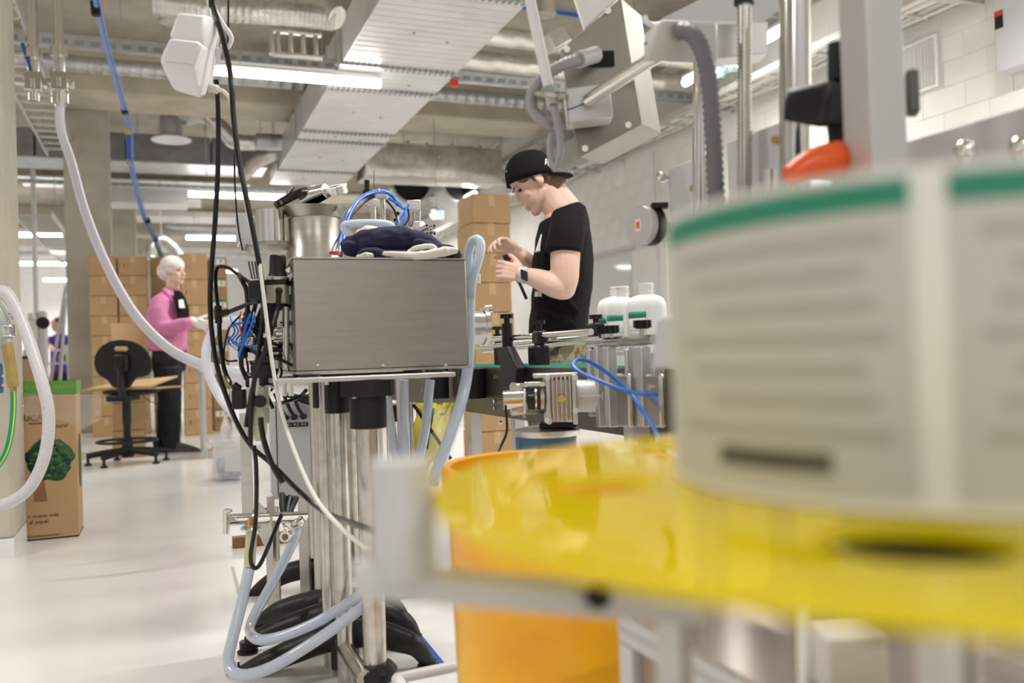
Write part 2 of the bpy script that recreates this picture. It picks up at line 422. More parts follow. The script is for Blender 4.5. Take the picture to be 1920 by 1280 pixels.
led(4.64, 13.75, 'y', 'LED batten along the block wall left of the tall box stack', pw=1.0)
led(4.7, 20.5, 'y', 'small distant LED batten along the block wall', pw=1.0)
for (x, y, l_) in ((1.2, 2.2, 'overhead above the filling machine'), (-2.8, 2.2, 'overhead left of the filling machine'), (1.2, -2.6, 'overhead behind the camera at right'), (-2.8, -2.6, 'overhead behind the camera at left'), (-6.5, 5, 'overhead at the far left, near row'), (-6.5, 13.9, 'overhead at the far left, back row')): led(x, y, 'x', 'LED batten '+l_)
led(4.7, 1.4, 'y', 'LED batten along the block wall, nearest to the camera', pw=1.0)
led(4.7, 3.1, 'y', 'LED batten along the block wall, just outside the picture', pw=1.0)  # added out of frame to light the near part of the block wall
led(4.7, 17, 'y', 'LED batten along the block wall beyond the filter plates', pw=1.0)  # added to the wall line so the block wall gets more light
def rail(name, y, z, x0, x1, label, h=.06, d=.05):
    t = thing(name, label, 'rail', ((x0+x1)/2, y, z))
    build('channel', MB().box(x0, x1, y-d/2, y+d/2, z, z+h), 'galvanised', t)
    lip = MB()
    n = int((x1-x0)/.12)
    for i in range(n): lip.box(x0+i*.12, x0+i*.12+.07, y-d/2-.004, y-d/2, z+.014, z+h*.55)
    build('slot_strip', lip, 'galvanised_dark', t, kind='stuff')
    for x in (x0+.6, (x0+x1)/2, x1-.8): build('hanger', MB().cyl((x, y, z+h), (x, y, CZ-.001), .005, n=6), 'galvanised', t)
rail('support_rail', 8.02, 3.41, -6, WX-.1, 'long slotted steel rail carrying the nearest LED batten', .10, .08)
rail('support_rail', 14.0, 3.40, -6, WX-.1, 'slotted steel rail carrying the second row of lamps')
rail('support_rail', 18.8, 3.40, -6, WX-.1, 'distant slotted steel rail carrying the third row of lamps')
p = OY(1488/4+480, 156, 7.9)
build('red_call_box', MB().box(p.x-.035, p.x+.035, 7.88, 7.94, p.z-.03, p.z+.035), 'red', label='small red box fixed under the slotted rail', cat='box', bevel=.004)

# ================================================================ DUCTS
def hang(o, *pts):
    for p in pts: build('hanger_rod', MB().cyl(p, (p[0], p[1], CZ-.001), .006, n=6), 'galvanised', o)
    return o
dt = thing('rectangular_duct', 'wide pale rectangular duct running overhead towards the back', 'air duct', (2.1, 7, 3.4))
X0, X1, Z0, Z1 = 1.55, 2.62, 3.4, 3.77
ys = [1.5, 3.9, 6.0, 7.75, 8.45, 10.15, 10.6, 12.35, 13.4]
for i in range(len(ys)-1):
    s_ = build('duct_section', MB().box(X0, X1, ys[i]+.012, ys[i+1]-.012, Z0, Z1), 'duct_white', dt, bevel=.006)
    rb = MB(); y = ys[i]+.12
    while y < ys[i+1]-.08: rb.box(X0+.01, X1-.01, y, y+.012, Z0-.003, Z0+.001); y += .115
    build('stiffening_rib', rb, 'duct_white', s_, kind='stuff')
    ym = (ys[i]+ys[i+1])/2
    for x in ((X0+X1)/2-.12, (X0+X1)/2+.2): build('rivet', MB().cyl((x, ym+(x-2)*.4, Z0-.008), (x, ym+(x-2)*.4, Z0), .012, n=8), 'galvanised_dark', s_)
    if i:
        y = ys[i]; e = .02; fl = MB()
        fl.box(X0-e, X1+e, y-.02, y+.02, Z0-e, Z0+.004).box(X0-e, X0+.004, y-.02, y+.02, Z0, Z1+e).box(X1-.004, X1+e, y-.02, y+.02, Z0, Z1+e)
        f_ = build('flange', fl, 'galvanised', dt)
        th = MB()
        for k in range(20): th.box(X0+.03+k*.052, X0+.045+k*.052, y-.045, y+.045, Z0-e-.004, Z0-.002)
        build('clip', th, 'galvanised_dark', f_, kind='stuff')
        build('drop_rod', MB().cyl((X0-.05, y, Z0-.02), (X0-.05, y, CZ-.001), .006, n=6), 'galvanised', dt)
def spiral(name, pts, r, m, label, pitch=.13, n=18):
    P = catmull(pts, 8) if len(pts) > 2 else [Vector(p) for p in pts]
    Q = []
    for a, b in zip(P[:-1], P[1:]):
        k = max(1, int((b-a).length/pitch))
        for i in range(k):
            q = a.lerp(b, i/k); q2 = a.lerp(b, (i+.9)/k); q3 = a.lerp(b, (i+.95)/k); Q += [(q, 1), (q2, 1), (q3, 1.05)]
    Q.append((P[-1], 1))
    return build(name, MB().tube([q[0] for q in Q], lambda i: r*Q[i][1], n, 0), m, label=label, cat='air duct', ang=60)
z = OY(150, 119, 10.3).z; spiral('spiral_duct', [(-6, 10.3, z), (5.4, 10.3, z-.02)], .085, 'galvanised', 'slim spiral duct running in front of the concrete beam')
a = OY(300, 8, 6.6); b = OY(470, 22, 6.6); c_ = OY(560, 28, 6.6); d_ = OY(625, 36, 6.6)
spiral('insulated_duct', [a+XV*-.05, a+XV*.2, b, c_, d_], .085, 'foil', 'silver insulated round duct at the top edge left of the wide duct', .3)
a = OY(545, 2, 6.9); build('duct_elbow', MB().tube([a, OY(590, 12, 6.7), OY(632, 34, 6.55)], [.10, .11, .09], 16), 'foil', label='silver foil elbow leading off the insulated duct at the top', cat='air duct')
a = OY(322, 35, 6.8); build('duct_end_cap', MB().cyl(a+UP*.22, a-UP*.03, .085), 'foil', label='short wrapped duct drop above the white socket box', cat='air duct')
vt = MB(); c0 = OY(557, 82, 7.2)
for i in range(4): vt.obox(c0+XV*(-.15+.1*i), XV+UP*.25, UP, YV, .035, .20, .05)
vt.obox(c0+UP*.09, XV, UP, YV, .40, .035, .06).obox(c0-UP*.1, XV, UP, YV, .40, .035, .06).obox(c0-XV*.2, XV, UP, YV, .035, .22, .06)
vo = build('pipe_coil', vt, 'foil', label='foil wrapped pipe bends hanging below the ceiling left of the wide duct', cat='pipes', bevel=.012); hang(vo, c0+UP*.1-XV*.1, c0+UP*.1+XV*.1)
for (px, py, Y, r, lab) in ((960, 75, 7.3, .085, 'upper silver insulated duct right of the wide duct'), (950, 122, 7.9, .095, 'lower silver insulated duct right of the wide duct')):
    p = OY(px, py, Y); spiral('insulated_duct', [(2.65, Y, p.z+.02), (5.3, Y, p.z-.02)], r, 'foil', lab, .35)
p = OY(1025, 20, 7.3); build('duct_drop', MB().cyl((p.x, 7.35, p.z-.02), (p.x, 7.35, CZ), .11), 'foil', label='vertical wrapped duct behind the white slanted pipe at the top', cat='air duct')
p = OY(1040, 75, 7.1); build('duct_junction', MB().obox(p, XV+UP*.6, YV, UP-XV*.6, .2, .2, .16), 'foil', label='square foil junction box on the duct beside the stainless head', cat='air duct', bevel=.01)
p = OY(1010, 17, 8.6); build('water_pipe', MB().cyl((p.x-.7, 8.6, p.z), (5.4, 8.6, p.z-.03), .022, n=8), 'blue_tube', label='blue pipe running under the ceiling at the top right of the wide duct', cat='pipe')
# grey duct beyond the beam, left half
a, b = OY(-120, 215, 13.0), OY(500, 312, 13.0)
gd = thing('grey_duct', 'big dark grey rectangular duct behind the concrete beam', 'air duct', ((a.x+b.x)/2, 13.4, b.z))
xs = [a.x, a.x+1.1, a.x+2.2, a.x+3.3, b.x]
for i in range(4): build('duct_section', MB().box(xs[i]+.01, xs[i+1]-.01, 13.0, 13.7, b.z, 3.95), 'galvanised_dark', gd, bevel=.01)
build('flange', MB().box(xs[0], xs[-1], 12.98, 13.72, b.z-.025, b.z), 'galvanised', gd)
e = OY(321, 262, 12.2); r = .135
ao = thing('air_outlet', 'round ceiling air outlet with flared disc on a duct elbow', 'air outlet', e)
build('disc', MB().lathe([(.0,.03),(.10,.03),(.16,.012),(.245,0),(.25,.012),(.13,.07)], e-UP*.01, n=32), 'white_plastic', ao)
build('neck', MB().cyl(e+UP*.05, e+UP*.30, r), 'galvanised', ao)
e2 = OY(350, 222, 12.2); e3 = OY(375, 214, 12.2); e4 = OY(395, 222, 12.2); e5 = OY(425, 250, 12.2); e6 = OY(440, 265, 12.2); e7 = OY(480, 268, 12.2)
build('elbow', MB().tube([e+UP*.28, e+UP*.36+XV*.02, e2+UP*.02, e3], [.13, .13, .12, .105], 16, 0), 'galvanised', ao, ang=20)
build('flexible_pipe', MB().tube([e3, e4, e5, e6, e7], .105, 16, 3), 'foil', ao)
build('hanger', MB().cyl(e+UP*.33, (e.x, e.y, CZ), .006, n=6), 'galvanised', ao)
a, b = OY(205, 350, 14.8), OY(372, 384, 14.8)
dd = MB().box(a.x-.6, b.x-.15, 14.8, 15.4, b.z, a.z).cyl((b.x-.2, 14.8+.3, (a.z+b.z)/2), (b.x+.05, 15.1, (a.z+b.z)/2), (a.z-b.z)/2)
fo = build('flat_oval_duct', dd, 'duct_white', label='flat oval duct with a rounded end above the third column', cat='air duct', bevel=.01); hang(fo, (a.x, 15.1, a.z-.02), (b.x-.3, 15.1, a.z-.02))
for (x0, y0, x1, y1, Y, m, lab) in ((30, 330, 470, 343, 15.9, 'duct_white', 'pale flat duct underside behind the grey duct'), (255, 393, 470, 410, 19.8, 'duct_white', 'pale duct crossing far behind the blue hose'), (30, 470, 500, 482, 21.5, 'galvanised', 'far grey duct crossing low behind the columns')):
    a, b = OY(x0, y0, Y), OY(x1, y1, Y); hang(build('far_duct', MB().box(a.x, b.x, Y, Y+.9, b.z, a.z), m, label=lab, cat='air duct', bevel=.01), (a.x+.2, Y+.3, a.z-.02), (b.x-.2, Y+.3, a.z-.02))
a = OY(318, 425, 16.3); b = OY(520, 430, 16.3)
hang(spiral('pipe_run', [a+UP*.06, a+XV*.15, b], .045, 'galvanised', 'thin silver pipe run between the hanging cables far back'), a+XV*.4, b)
fx = spiral('flexible_duct', [OY(281, 485, 14.4), OY(284, 462, 14.4), OY(302, 450, 14.4), OY(322, 462, 14.4), OY(342, 488, 14.4)], .085, 'foil', 'arched flexible silver duct above the woman', .05)
hang(fx, OY(302, 446, 14.4))
fx = spiral('flexible_duct', [OY(455, 330, 12.6), OY(480, 305, 12.4), OY(510, 290, 12.2), OY(520, 286, 12.2)], .09, 'foil', 'flexible duct branch beside the cables left of the wide duct', .06); hang(fx, OY(490, 298, 12.35))
p = OY(500, 270, 11.9); spiral('spiral_duct', [OY(480, 265, 11.95), OY(535, 268, 11.95)], .11, 'galvanised', 'short spiral duct stub meeting the wide duct')
# foil covered duct at the right, beyond the beam
a, b = OY(700, 256, 12.3), OY(1075, 335, 12.3)
fd = thing('foil_duct', 'foil insulated duct with pin washers behind the cap', 'air duct', ((a.x+b.x)/2, 12.6, b.z))
rows = []
x = 2.75
while x < 4.93: rows.append([Vector((x, 12.3+random.uniform(-.02, .02), zz+random.uniform(-.012, .012))) for zz in (3.86, 3.76, 3.64, 3.52, 3.44)]+[Vector((x, 12.33, 3.37)), Vector((x, 12.9, 3.37)), Vector((x, 12.9, 3.86))]); x += .16
build('wrapping', MB().grid(rows), 'foil', fd, ang=60)
for (px, py) in ((765, 266), (800, 270), (848, 272), (900, 275), (935, 275), (975, 278), (777, 293), (823, 294), (876, 295), (722, 295)): q = OY(px, py, 12.28); build('pin_washer', MB().cyl(q, q+YV*.03, .022, n=8), 'chrome', fd)
build('duct_skirt', MB().tube([Vector((2.75, 12.45, 3.40)), Vector((3.3, 12.4, 3.36)), Vector((4.1, 12.4, 3.39)), Vector((4.9, 12.4, 3.37))], [.10, .085, .06, .05], 12), 'cream_cloth', fd)
for i, px in enumerate((772, 866)):
    p = OY(px, 342, 13.4); t = thing('spiral_duct_end', ('round open duct end above the pneumatic cylinder', 'round open duct end left of the tall box stack')[i], 'air duct', p)
    build('ring', MB().lathe([(.30, 0), (.34, 0), (.34, .8), (.30, .8), (.30, 0)], p, (0,1,0), 28), 'galvanised', t)
    build('filter_plate', MB().lathe([(0, .1), (.298, .1), (.298, .15), (0, .15)], p, (0,1,0), 24), 'dark_void', t)  # dark disc standing in for the shade inside the open duct
    build('hanger', MB().cyl(p+UP*.3+YV*.4, (p.x, p.y+.4, CZ-.001), .006, n=6), 'galvanised', t)
# drop rods / small hangers
for i, (px, y0, y1, Y, lab) in enumerate(((50, 0, 185, 9.2, 'thin hanger rod in front of the ceiling beside the drop pipes'), (387, 230, 330, 12.1, 'thin threaded rod under the air outlet duct'), (308, 0, 70, 8.6, 'thin threaded rod left of the white socket box'))):
    a, b = OY(px, y0, Y), OY(px, y1, Y); build('threaded_rod', MB().cyl((a.x, Y, CZ), b, .006, n=6), 'galvanised', label=lab, cat='rod')
# cable ladder at left
def ladder(name, x0, x1, z, y0, y1, label):
    t = thing(name, label, 'cable tray', ((x0+x1)/2, (y0+y1)/2, z))
    for x in (x0, x1): build('side_rail', MB().box(x-.012, x+.012, y0, y1, z, z+.07), 'tray', t)
    n = int((y1-y0)/.3)
    for i in range(n): build('rung', MB().box(x0, x1, y0+.1+i*.3, y0+.14+i*.3, z, z+.025), 'tray', t)
    for y in (y0+.5, y1-.5):
        for x in (x0, x1): build('hanger', MB().cyl((x, y, z), (x, y, CZ-.001), .006, n=6), 'galvanised', t)
    return t
p = OZ(62, 190, 3.5); ladder('cable_ladder', p.x-.14, p.x+.20, 3.5, 7, 12.6, 'steel cable ladder running back above the left column')
p = OZ(75, 420, 3.0); ladder('cable_ladder', p.x-.25, p.x+.25, 3.0, 14.3, 21.2, 'distant cable ladder in the gap left of the concrete column')
# cable tray with cable bundle along the right wall
tz = 3.22
tr = thing('wall_cable_tray', 'cable tray packed with pale cables along the block wall', 'cable tray', (5.35, 8, tz))
for x in (5.12, 5.52): build('side_rail', MB().box(x-.01, x+.01, 2.5, 22, tz, tz+.06), 'tray', tr)
for i in range(58): build('rung', MB().box(5.12, 5.52, 2.6+i*.3, 2.63+i*.3, tz, tz+.02), 'tray', tr)
for k in range(7):
    pts = [Vector((5.15+.052*k+random.uniform(-.02, .02), 2.5+i*.75, tz+.035+random.uniform(-.03, .02))) for i in range(26)]
    build('cable', MB().tube(pts, random.choice((.012, .016, .02)), 6, 4), ('cream_cloth', 'tray', 'cream_cloth', 'white_plastic')[k % 4], tr)
for y in (4.6, 7.6, 10.6): build('wall_bracket', MB().box(5.12, WX-.003, y, y+.04, tz-.03, tz), 'tray', tr)
tr2 = thing('upper_cable_tray', 'perforated cable tray close to the ceiling along the block wall', 'cable tray', (5.2, 8, 3.75))
for x in (4.95, 5.3): build('side_rail', MB().box(x-.01, x+.01, 3, 22, 3.7, 3.78), 'galvanised', tr2)
for i in range(40): build('rung', MB().box(4.95, 5.3, 3.2+i*.45, 3.24+i*.45, 3.7, 3.72), 'galvanised', tr2)
for y in (5, 9, 13): build('hanger', MB().cyl((5.1, y, 3.7), (5.1, y, CZ-.001), .008, n=6), 'galvanised', tr2)
# wall fittings
a, b = OX(1864, 30, WX-.14), OX(1990, 140, WX-.14); cb = thing('wall_cabinet', 'grey metal cabinet on the block wall in the upper right corner', 'cabinet', (WX-.07, (a.y+b.y)/2, b.z))
zt, zb = OX(1864, -60, WX-.14).z, OX(1864, 139, WX-.14).z
build('body', MB().box(WX-.14, WX, b.y, a.y, zb, zt), 'panel_grey', cb, bevel=.006)
s0 = OX(1862, 25, WX-.14); s1 = OX(1881, 45, WX-.14)
build('warning_sticker', MB().box(WX-.142, WX-.14, s1.y, s0.y-.01, s1.z-.02, s0.z), 'black', cb)
st = build('sticker_stripe', MB().box(WX-.1435, WX-.142, s1.y, s0.y-.01, s0.z-.035, s0.z-.005), 'red', cb)
gv = OX(1728, 115, WX-.03); a, b = OX(1700, 80, WX-.03), OX(1755, 65, WX-.03); zt, zb = OX(1755, 62, WX-.03).z, OX(1755, 162, WX-.03).z
vg = thing('wall_grille', 'white wire grid panel on the block wall right of the grey post', 'grille', (WX-.03, gv.y, zb))
fr = MB(); y0, y1 = b.y, a.y+.25
for q in ((y0, y0+.02, zb, zt), (y1-.02, y1, zb, zt), (y0+.02, y1-.02, zb, zb+.02), (y0+.02, y1-.02, zt-.02, zt)): build('frame_bar', MB().box(WX-.03, WX-.002, *q), 'white_plastic', vg)
for i in range(16): y = y0+.02+(y1-y0-.04)*(i+.5)/16; build('wire', MB().box(WX-.022, WX-.016, y-.003, y+.003, zb, zt), 'paper', vg)
for i in range(12): z = zb+(zt-zb)*(i+.5)/12; build('wire', MB().box(WX-.018, WX-.012, y0, y1, z-.003, z+.003), 'paper', vg)
# emergency exit signs
def exit_sign(px, py, d, w_, h_, label, u, mirror=False):
    c = W(px, py, d); t = thing('exit_sign', label, 'exit sign', c-UP*h_/2)
    n = Vector((-u.y, u.x, 0)); n = -n if n.dot(FH) > 0 else n
    build('housing', MB().obox(c, u, n, UP, w_, .03, h_), 'white_plastic', t)
    build('pictogram_panel', MB().obox(c+n*.017-u*w_*.24, u, n, UP, w_*.45, .004, h_*.84), 'exit_green', t)
    build('arrow_panel', MB().obox(c+n*.017+u*w_*.24, u, n, UP, w_*.45, .004, h_*.84), 'exit_white', t)
    q = c+n*.021-u*w_*.24; ar = MB().prism([q+u*.07, q-u*.07, q-UP*.07], n*.003).obox(q+UP*.03, u, n, UP, .05, .004, .07)
    build('arrow', ar, 'exit_white', t)
    q = c+n*.021+u*w_*.24
    build('running_figure', MB().obox(q, u, n, UP, .02, .004, .07).obox(q-UP*.05+u*.02, u+UP, n, UP-u, .05, .004, .014).obox(q+UP*.02, u-UP*.3, n, UP+u*.3, .09, .004, .012).obox(q+UP*.055, u, n, UP, .025, .004, .025), 'exit_green', t)
    build('hanger', MB().cyl(c+UP*h_/2, Vector((c.x, c.y, CZ)), .006, n=6), 'galvanised', t)
exit_sign(819, 403, 11.5, .19, .12, 'lit exit sign with down arrow hanging left of the tall box stack', XV)
exit_sign(1379, 112, 5.9, .13, .15, 'lit exit sign behind the corrugated conduit', RH-FH*.3)
exit_sign(1349, 130, 6.6, .06, .12, 'small lit exit sign just left of the other behind the conduit', RH-FH*.3)
# drop pipes with valves in front of the ladder
def drop_pipe(px, bot, Y, label, coup):
    b = OY(px, bot, Y); x = b.x; t = thing('drop_pipe', label, 'pipe', b)
    build('pipe', MB().cyl((x, Y, b.z), (x, Y, CZ), .032, n=16), 'chrome', t)
    for py in coup: z = OY(px, py, Y).z; build('coupling', MB().cyl((x, Y, z-.03), (x, Y, z+.03), .052), 'chrome', t)
    zv = OY(px, 155, Y).z
    v = build('valve', MB().box(x-.05, x+.05, Y-.05, Y+.05, zv-.06, zv+.06).cyl((x-.14, Y, zv), (x, Y, zv), .02, n=10).cyl((x+.04, Y, zv), (x+.085, Y, zv), .035, n=12), 'chrome', t, bevel=.006)
    build('lever', MB().tube([(x-.13, Y-.01, zv), (x-.15, Y-.02, zv+.05), (x-.20, Y-.03, zv+.22)], .012, 8, 3), 'blue_dark', v)
    return x
drop_pipe(64, 190, 6.2, 'chrome drop pipe with valve, open below, nearer the left column', (102, 160))
drop_pipe(113, 200, 6.2, 'chrome drop pipe with valve feeding the long white hose', (98, 158, 186))
# wire hooks above the tray, fibre cables etc are part of the trays
# ================================================================ more helpers
def hull(mb, pts):
    bm = bmesh.new()
    for p in pts: bm.verts.new(p)
    r = bmesh.ops.convex_hull(bm, input=bm.verts); bmesh.ops.delete(bm, geom=[g for g in r['geom_interior'] if isinstance(g, bmesh.types.BMVert)], context='VERTS')
    bm.verts.index_update(); mb.add([v.co.copy() for v in bm.verts], [tuple(v.index for v in f.verts) for f in bm.faces]); bm.free(); return mb
def loft(mb, rings, n=20):                       # rings: (centre, half-axis vector, half-axis vector)
    vs = []; fs = []
    for (c, a, b) in rings:
        for k in range(n):
            t = 2*math.pi*k/n; vs.append(Vector(c)+Vector(a)*math.cos(t)+Vector(b)*math.sin(t))
    m = len(rings)
    for i in range(m-1):
        for k in range(n): fs.append((i*n+k, i*n+(k+1)%n, (i+1)*n+(k+1)%n, (i+1)*n+k))
    fs.append(tuple(range(n))[::-1]); fs.append(tuple((m-1)*n+k for k in range(n)))
    return mb.add(vs, fs)
ORD = ('topmost', 'second', 'third', 'fourth', 'fifth', 'sixth', 'seventh', 'eighth', 'ninth', 'tenth', 'eleventh', 'twelfth')
# ================================================================ CARTONS
def carton(x0, x1, y0, y1, z0, z1, label, group, m='card', marks=True, side=False, front=False):
    t = thing('carton', label, 'cardboard box', ((x0+x1)/2, (y0+y1)/2, z0), group)
    j = random.uniform(-.006, .006); x0 += j; x1 += j
    b = build('body', MB().box(x0, x1, y0, y1, z0+.001, z1-.003), m, t, bevel=.006)
    build('tape', MB().box((x0+x1)/2-.025, (x0+x1)/2+.025, y0-.0008, y0+.01, z1-.09, z1-.0025), 'card_light', t)
    if marks:
        xm = x0+.2*(x1-x0); zm = (z0+z1)/2
        a_ = MB().prism([(xm-.012, y0-.001, zm), (xm+.012, y0-.001, zm), (xm, y0-.001, zm+.025)], (0, .002, 0)).box(xm-.004, xm+.004, y0-.001, y0+.001, zm-.03, zm)
        build('arrow_mark', a_, 'print_dark', t, kind='stuff')
        build('glass_mark', MB().box(xm+.03, xm+.05, y0-.001, y0+.001, zm-.03, zm+.02), 'card_dark', t)
    if front:
        xa = x0+.02; fl_ = build('front_label', MB().box(xa, x1-.02, y0-.0012, y0, z1-.085, z1-.004), 'paper', t)
        build('label_band', MB().box(xa, x1-.02, y0-.0018, y0-.0012, z1-.02, z1-.004), 'green_print', fl_)
        for xx in (xa+.05, xa+.11): build('label_arrow', MB().prism([(xx-.014, y0-.0018, z1-.05), (xx+.014, y0-.0018, z1-.05), (xx, y0-.0018, z1-.025)], (0, .0006, 0)).box(xx-.004, xx+.004, y0-.0018, y0-.0012, z1-.08, z1-.05), 'print_dark', fl_, kind='stuff')
    if side:
        zc = (z0+z1)/2; ya = y0+.04; yb = y0+.19
        l_ = build('side_label', MB().box(x1-.001, x1+.001, ya, yb, zc-.07, zc+.075), 'paper', t)
        build('label_band', MB().box(x1, x1+.0016, ya, yb, zc+.055, zc+.075), 'green_print', l_)
        for yy in (ya+.05, ya+.1): build('label_arrow', MB().prism([(x1, yy-.014, zc+.01), (x1, yy+.014, zc+.01), (x1, yy, zc+.045)], (.0016, 0, 0)).box(x1, x1+.0016, yy-.004, yy+.004, zc-.03, zc+.01), 'print_dark', l_, kind='stuff')
def stack(px0, px1, Y, top, depth, bh, name, group, side=False, m='card', zbot=0, marks=True, jig=.0, front=False):
    a, b = OY(px0, 690, Y), OY(px1, 690, Y); zt = OY((px0+px1)/2, top, Y).z; n = max(1, round((zt-zbot)/bh)); h = (zt-zbot)/n
    for i in range(n):
        k = n-1-i; dx = random.uniform(-jig, jig)
        carton(a.x+.006+dx, b.x-.006+dx, Y, Y+depth, zbot+i*h, zbot+(i+1)*h, f'{ORD[min(k, 11)]} brown carton from the top of the {name}', group, m, marks, side, front)
g_ = 'cartons stacked behind the woman'
stack(170, 225, 10.75, 479, .45, .215, 'leftmost stack against the concrete column', g_, marks=False)
stack(226, 281, 10.75, 479, .45, .215, 'stack just right of the leftmost one', g_)
stack(286, 338, 11.0, 481, .45, .215, 'stack right behind the woman', g_, marks=False)
stack(343, 396, 10.2, 475, .45, .30, 'stack in front of the woman', g_)
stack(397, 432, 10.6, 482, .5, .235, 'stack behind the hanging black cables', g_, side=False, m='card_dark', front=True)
stack(206, 270, 8.15, 652, .42, .215, 'low stack between the chair and the woman', 'cartons beside the chair', side=True, marks=False)
# open flaps on the low stack
z = OY(240, 652, 8.15).z; a, b = OY(206, 652, 8.15), OY(270, 652, 8.15)
build('open_carton_flaps', MB().prism([(a.x, 8.5, z), (b.x, 8.5, z), (b.x+.01, 8.58, z+.23), (a.x-.01, 8.58, z+.23)], (0, .006, 0)), 'card_light', label='raised cardboard flap on the low stack behind the chair', cat='flap')
stack(873+20, 968, 6.0, 363, .34, .213, 'tall stack beside the man in the cap', 'cartons stacked beside the man', marks=False, jig=.008)
# ================================================================ TRASH CARTON WITH GREEN RIM
P = OZ(148, 1005, 0); x1, y0 = P.x, P.y; x0 = x1-.42; y1 = OZ(160, 990, 0).y+.05; zt = OY(148, 713, y0).z; zr = OY(148, 736, y0).z
tb = thing('paper_basket_carton', 'tall cardboard waste paper box with printed green rim beside the near column', 'waste box', ((x0+x1)/2, (y0+y1)/2, 0))
bd = MB()
for q in ((x0, x1, y0, y0+.006), (x0, x1, y1-.006, y1), (x0, x0+.006, y0+.006, y1-.006), (x1-.006, x1, y0+.006, y1-.006)): bd.box(*q, 0, zt-.004)
bd.box(x0, x1, y0, y1, 0, .006)
build('body', bd, 'card', tb)
rm = MB(); e = .005
for q in ((x0-e, x1+e, y0-e, y0-.0005), (x0-e, x1+e, y1+.0005, y1+e), (x0-e, x0-.0005, y0, y1), (x1+.0005, x1+e, y0, y1)): rm.box(*q, zr, zt)
rim = build('rim', rm, 'green_rim', tb)
def onF(px, py, off=.0): return OY(px, py, y0-off)
text('rim_lettering', 'R PAPER BASKET', .030, OY(46, 731, y0-e-.001), XV, UP, 'gold_text', rim)
text('brand_lettering', 'LUCART', .037, OY(36, 790, y0-.001), XV, UP, 'print_dark', tb, .0005)
text('small_lettering', 'PROFESSIONAL', .0105, OY(55, 796, y0-.001), XV, UP, 'print_dark', tb, .0005)
text('script_lettering', 'natural', .026, OY(94, 803, y0-.001), XV+UP*.05, UP, 'print_dark', tb, .0005)
text('slogan_lettering', 'r nueva vida', .0255, OY(53, 972, y0-.001), XV, UP, 'print_dark', tb, .0005)
text('slogan_lettering', 'al papel', .0255, OY(55, 983, y0-.001), XV, UP, 'print_dark', tb, .0005)
text('address_lettering', 'lucartprofessional.com', .0155, OY(46, 1009, y0-.001), XV, UP, 'print_dark', tb, .0005)
def blob(c, rx, rz, n=40, wob=.09):
    return [Vector((c.x+rx*math.cos(t)*(1+wob*math.sin(5*t)+wob*.6*math.sin(11*t+1)), c.y, c.z+rz*math.sin(t)*(1+wob*math.sin(6*t+2)))) for t in [2*math.pi*i/n for i in range(n)]]
c0 = OY(93, 862, y0-.0012); cr = build('tree_crown_print', MB().prism(blob(c0, .100, .098), (0, .001, 0)), 'tree_green', tb, ang=0)
mat('leaf_light', (.075, .16, .03), .7); mat('leaf_mid', (.035, .11, .025), .7); mat('leaf_deep', (.010, .045, .028), .7)
for i in range(46):
    t_ = random.uniform(0, 6.28); q_ = math.sqrt(random.random())*.9; rr = random.uniform(.008, .016)
    build('leaf_cluster', MB().prism(blob(c0+XV*.095*q_*math.cos(t_)+UP*.09*q_*math.sin(t_)-YV*(.0006+.00001*i), rr, rr*.7, 12, .15), (0, .0004, 0)), ('leaf_deep', 'leaf_mid', 'leaf_deep', 'leaf_light')[i % 4], cr, ang=0)
a = OY(72, 888, y0-.001); b = OY(76, 940, y0-.001)
build('tree_trunk_print', MB().prism([a-XV*.018, b-XV*.028, b+XV*.028, a+XV*.02], (0, .0008, 0)), 'trunk', tb)
c1 = Vector((x1+.001, (y0+y1)/2+.02, OY(148, 868, y0).z)); build('side_tree_print', MB().prism([Vector((c1.x, c1.y+.07*math.cos(t), c1.z+.13*math.sin(t))) for t in [i*.314 for i in range(20)]], (.0008, 0, 0)), 'tree_green', tb)
# clear bag liner hanging over the rim
rows = []
for i in range(15):
    u = i/14; row = []
    for k in range(11):
        v = k/10; px = 40+150*u; top = 737+3*u; low = 770+36*min(1, u*1.4)+8*math.sin(u*9) if u < .72 else 806-70*(u-.72)
        py = top+(low-top)*v; off = .012+.02*abs(math.sin(7*u+5*v))*v+random.uniform(0, .012)
        q = OY(px, py, y0-off) if u < .72 else OY(px, py, y0-off+(u-.72)*.35)
        row.append(q)
    rows.append(row)
build('bag_liner', MB().grid(rows), 'film', tb, label='clear plastic bag liner', ang=0)
# ================================================================ DRAFTING CHAIR
base = OZ(240, 868, 0); d0 = (base-CAMP).dot(CF)
ch = thing('drafting_chair', 'black drafting chair with foot ring and flattened cardboard on its seat', 'chair', (base.x, base.y, 0))
def cz(py): return W(240, py, d0).z
bc = Vector((base.x, base.y, 0))
build('hub', MB().lathe([(0, .05), (.045, .05), (.05, .07), (.04, .14), (0, .14)], bc, n=20), 'black_rubber', ch)
for a in (200, 258, 338, 30, 130):
    t = math.radians(a); dr = RH*math.cos(t)+FH*math.sin(t); e = bc+dr*.30
    lg = build('spoke', MB().tube([bc+UP*.10+dr*.03, bc+UP*.095+dr*.15, e+UP*.075], [.028, .026, .022], 10, 3), 'black_rubber', ch)
    build('glide', MB().lathe([(0, 0), (.028, 0), (.028, .012), (.012, .02), (.010, .06), (0, .06)], e-dr*.01, n=14), 'black', lg)
zs = cz(733)
build('gas_column', MB().cyl(bc+UP*.1, bc+UP*.32, .028).cyl(bc+UP*.32, bc+UP*(zs-.06), .034), 'black', ch)
zr_ = cz(826)
fr = build('foot_ring', MB().ring(bc+UP*zr_, UP, .225, .011, 40, 8), 'black', ch)
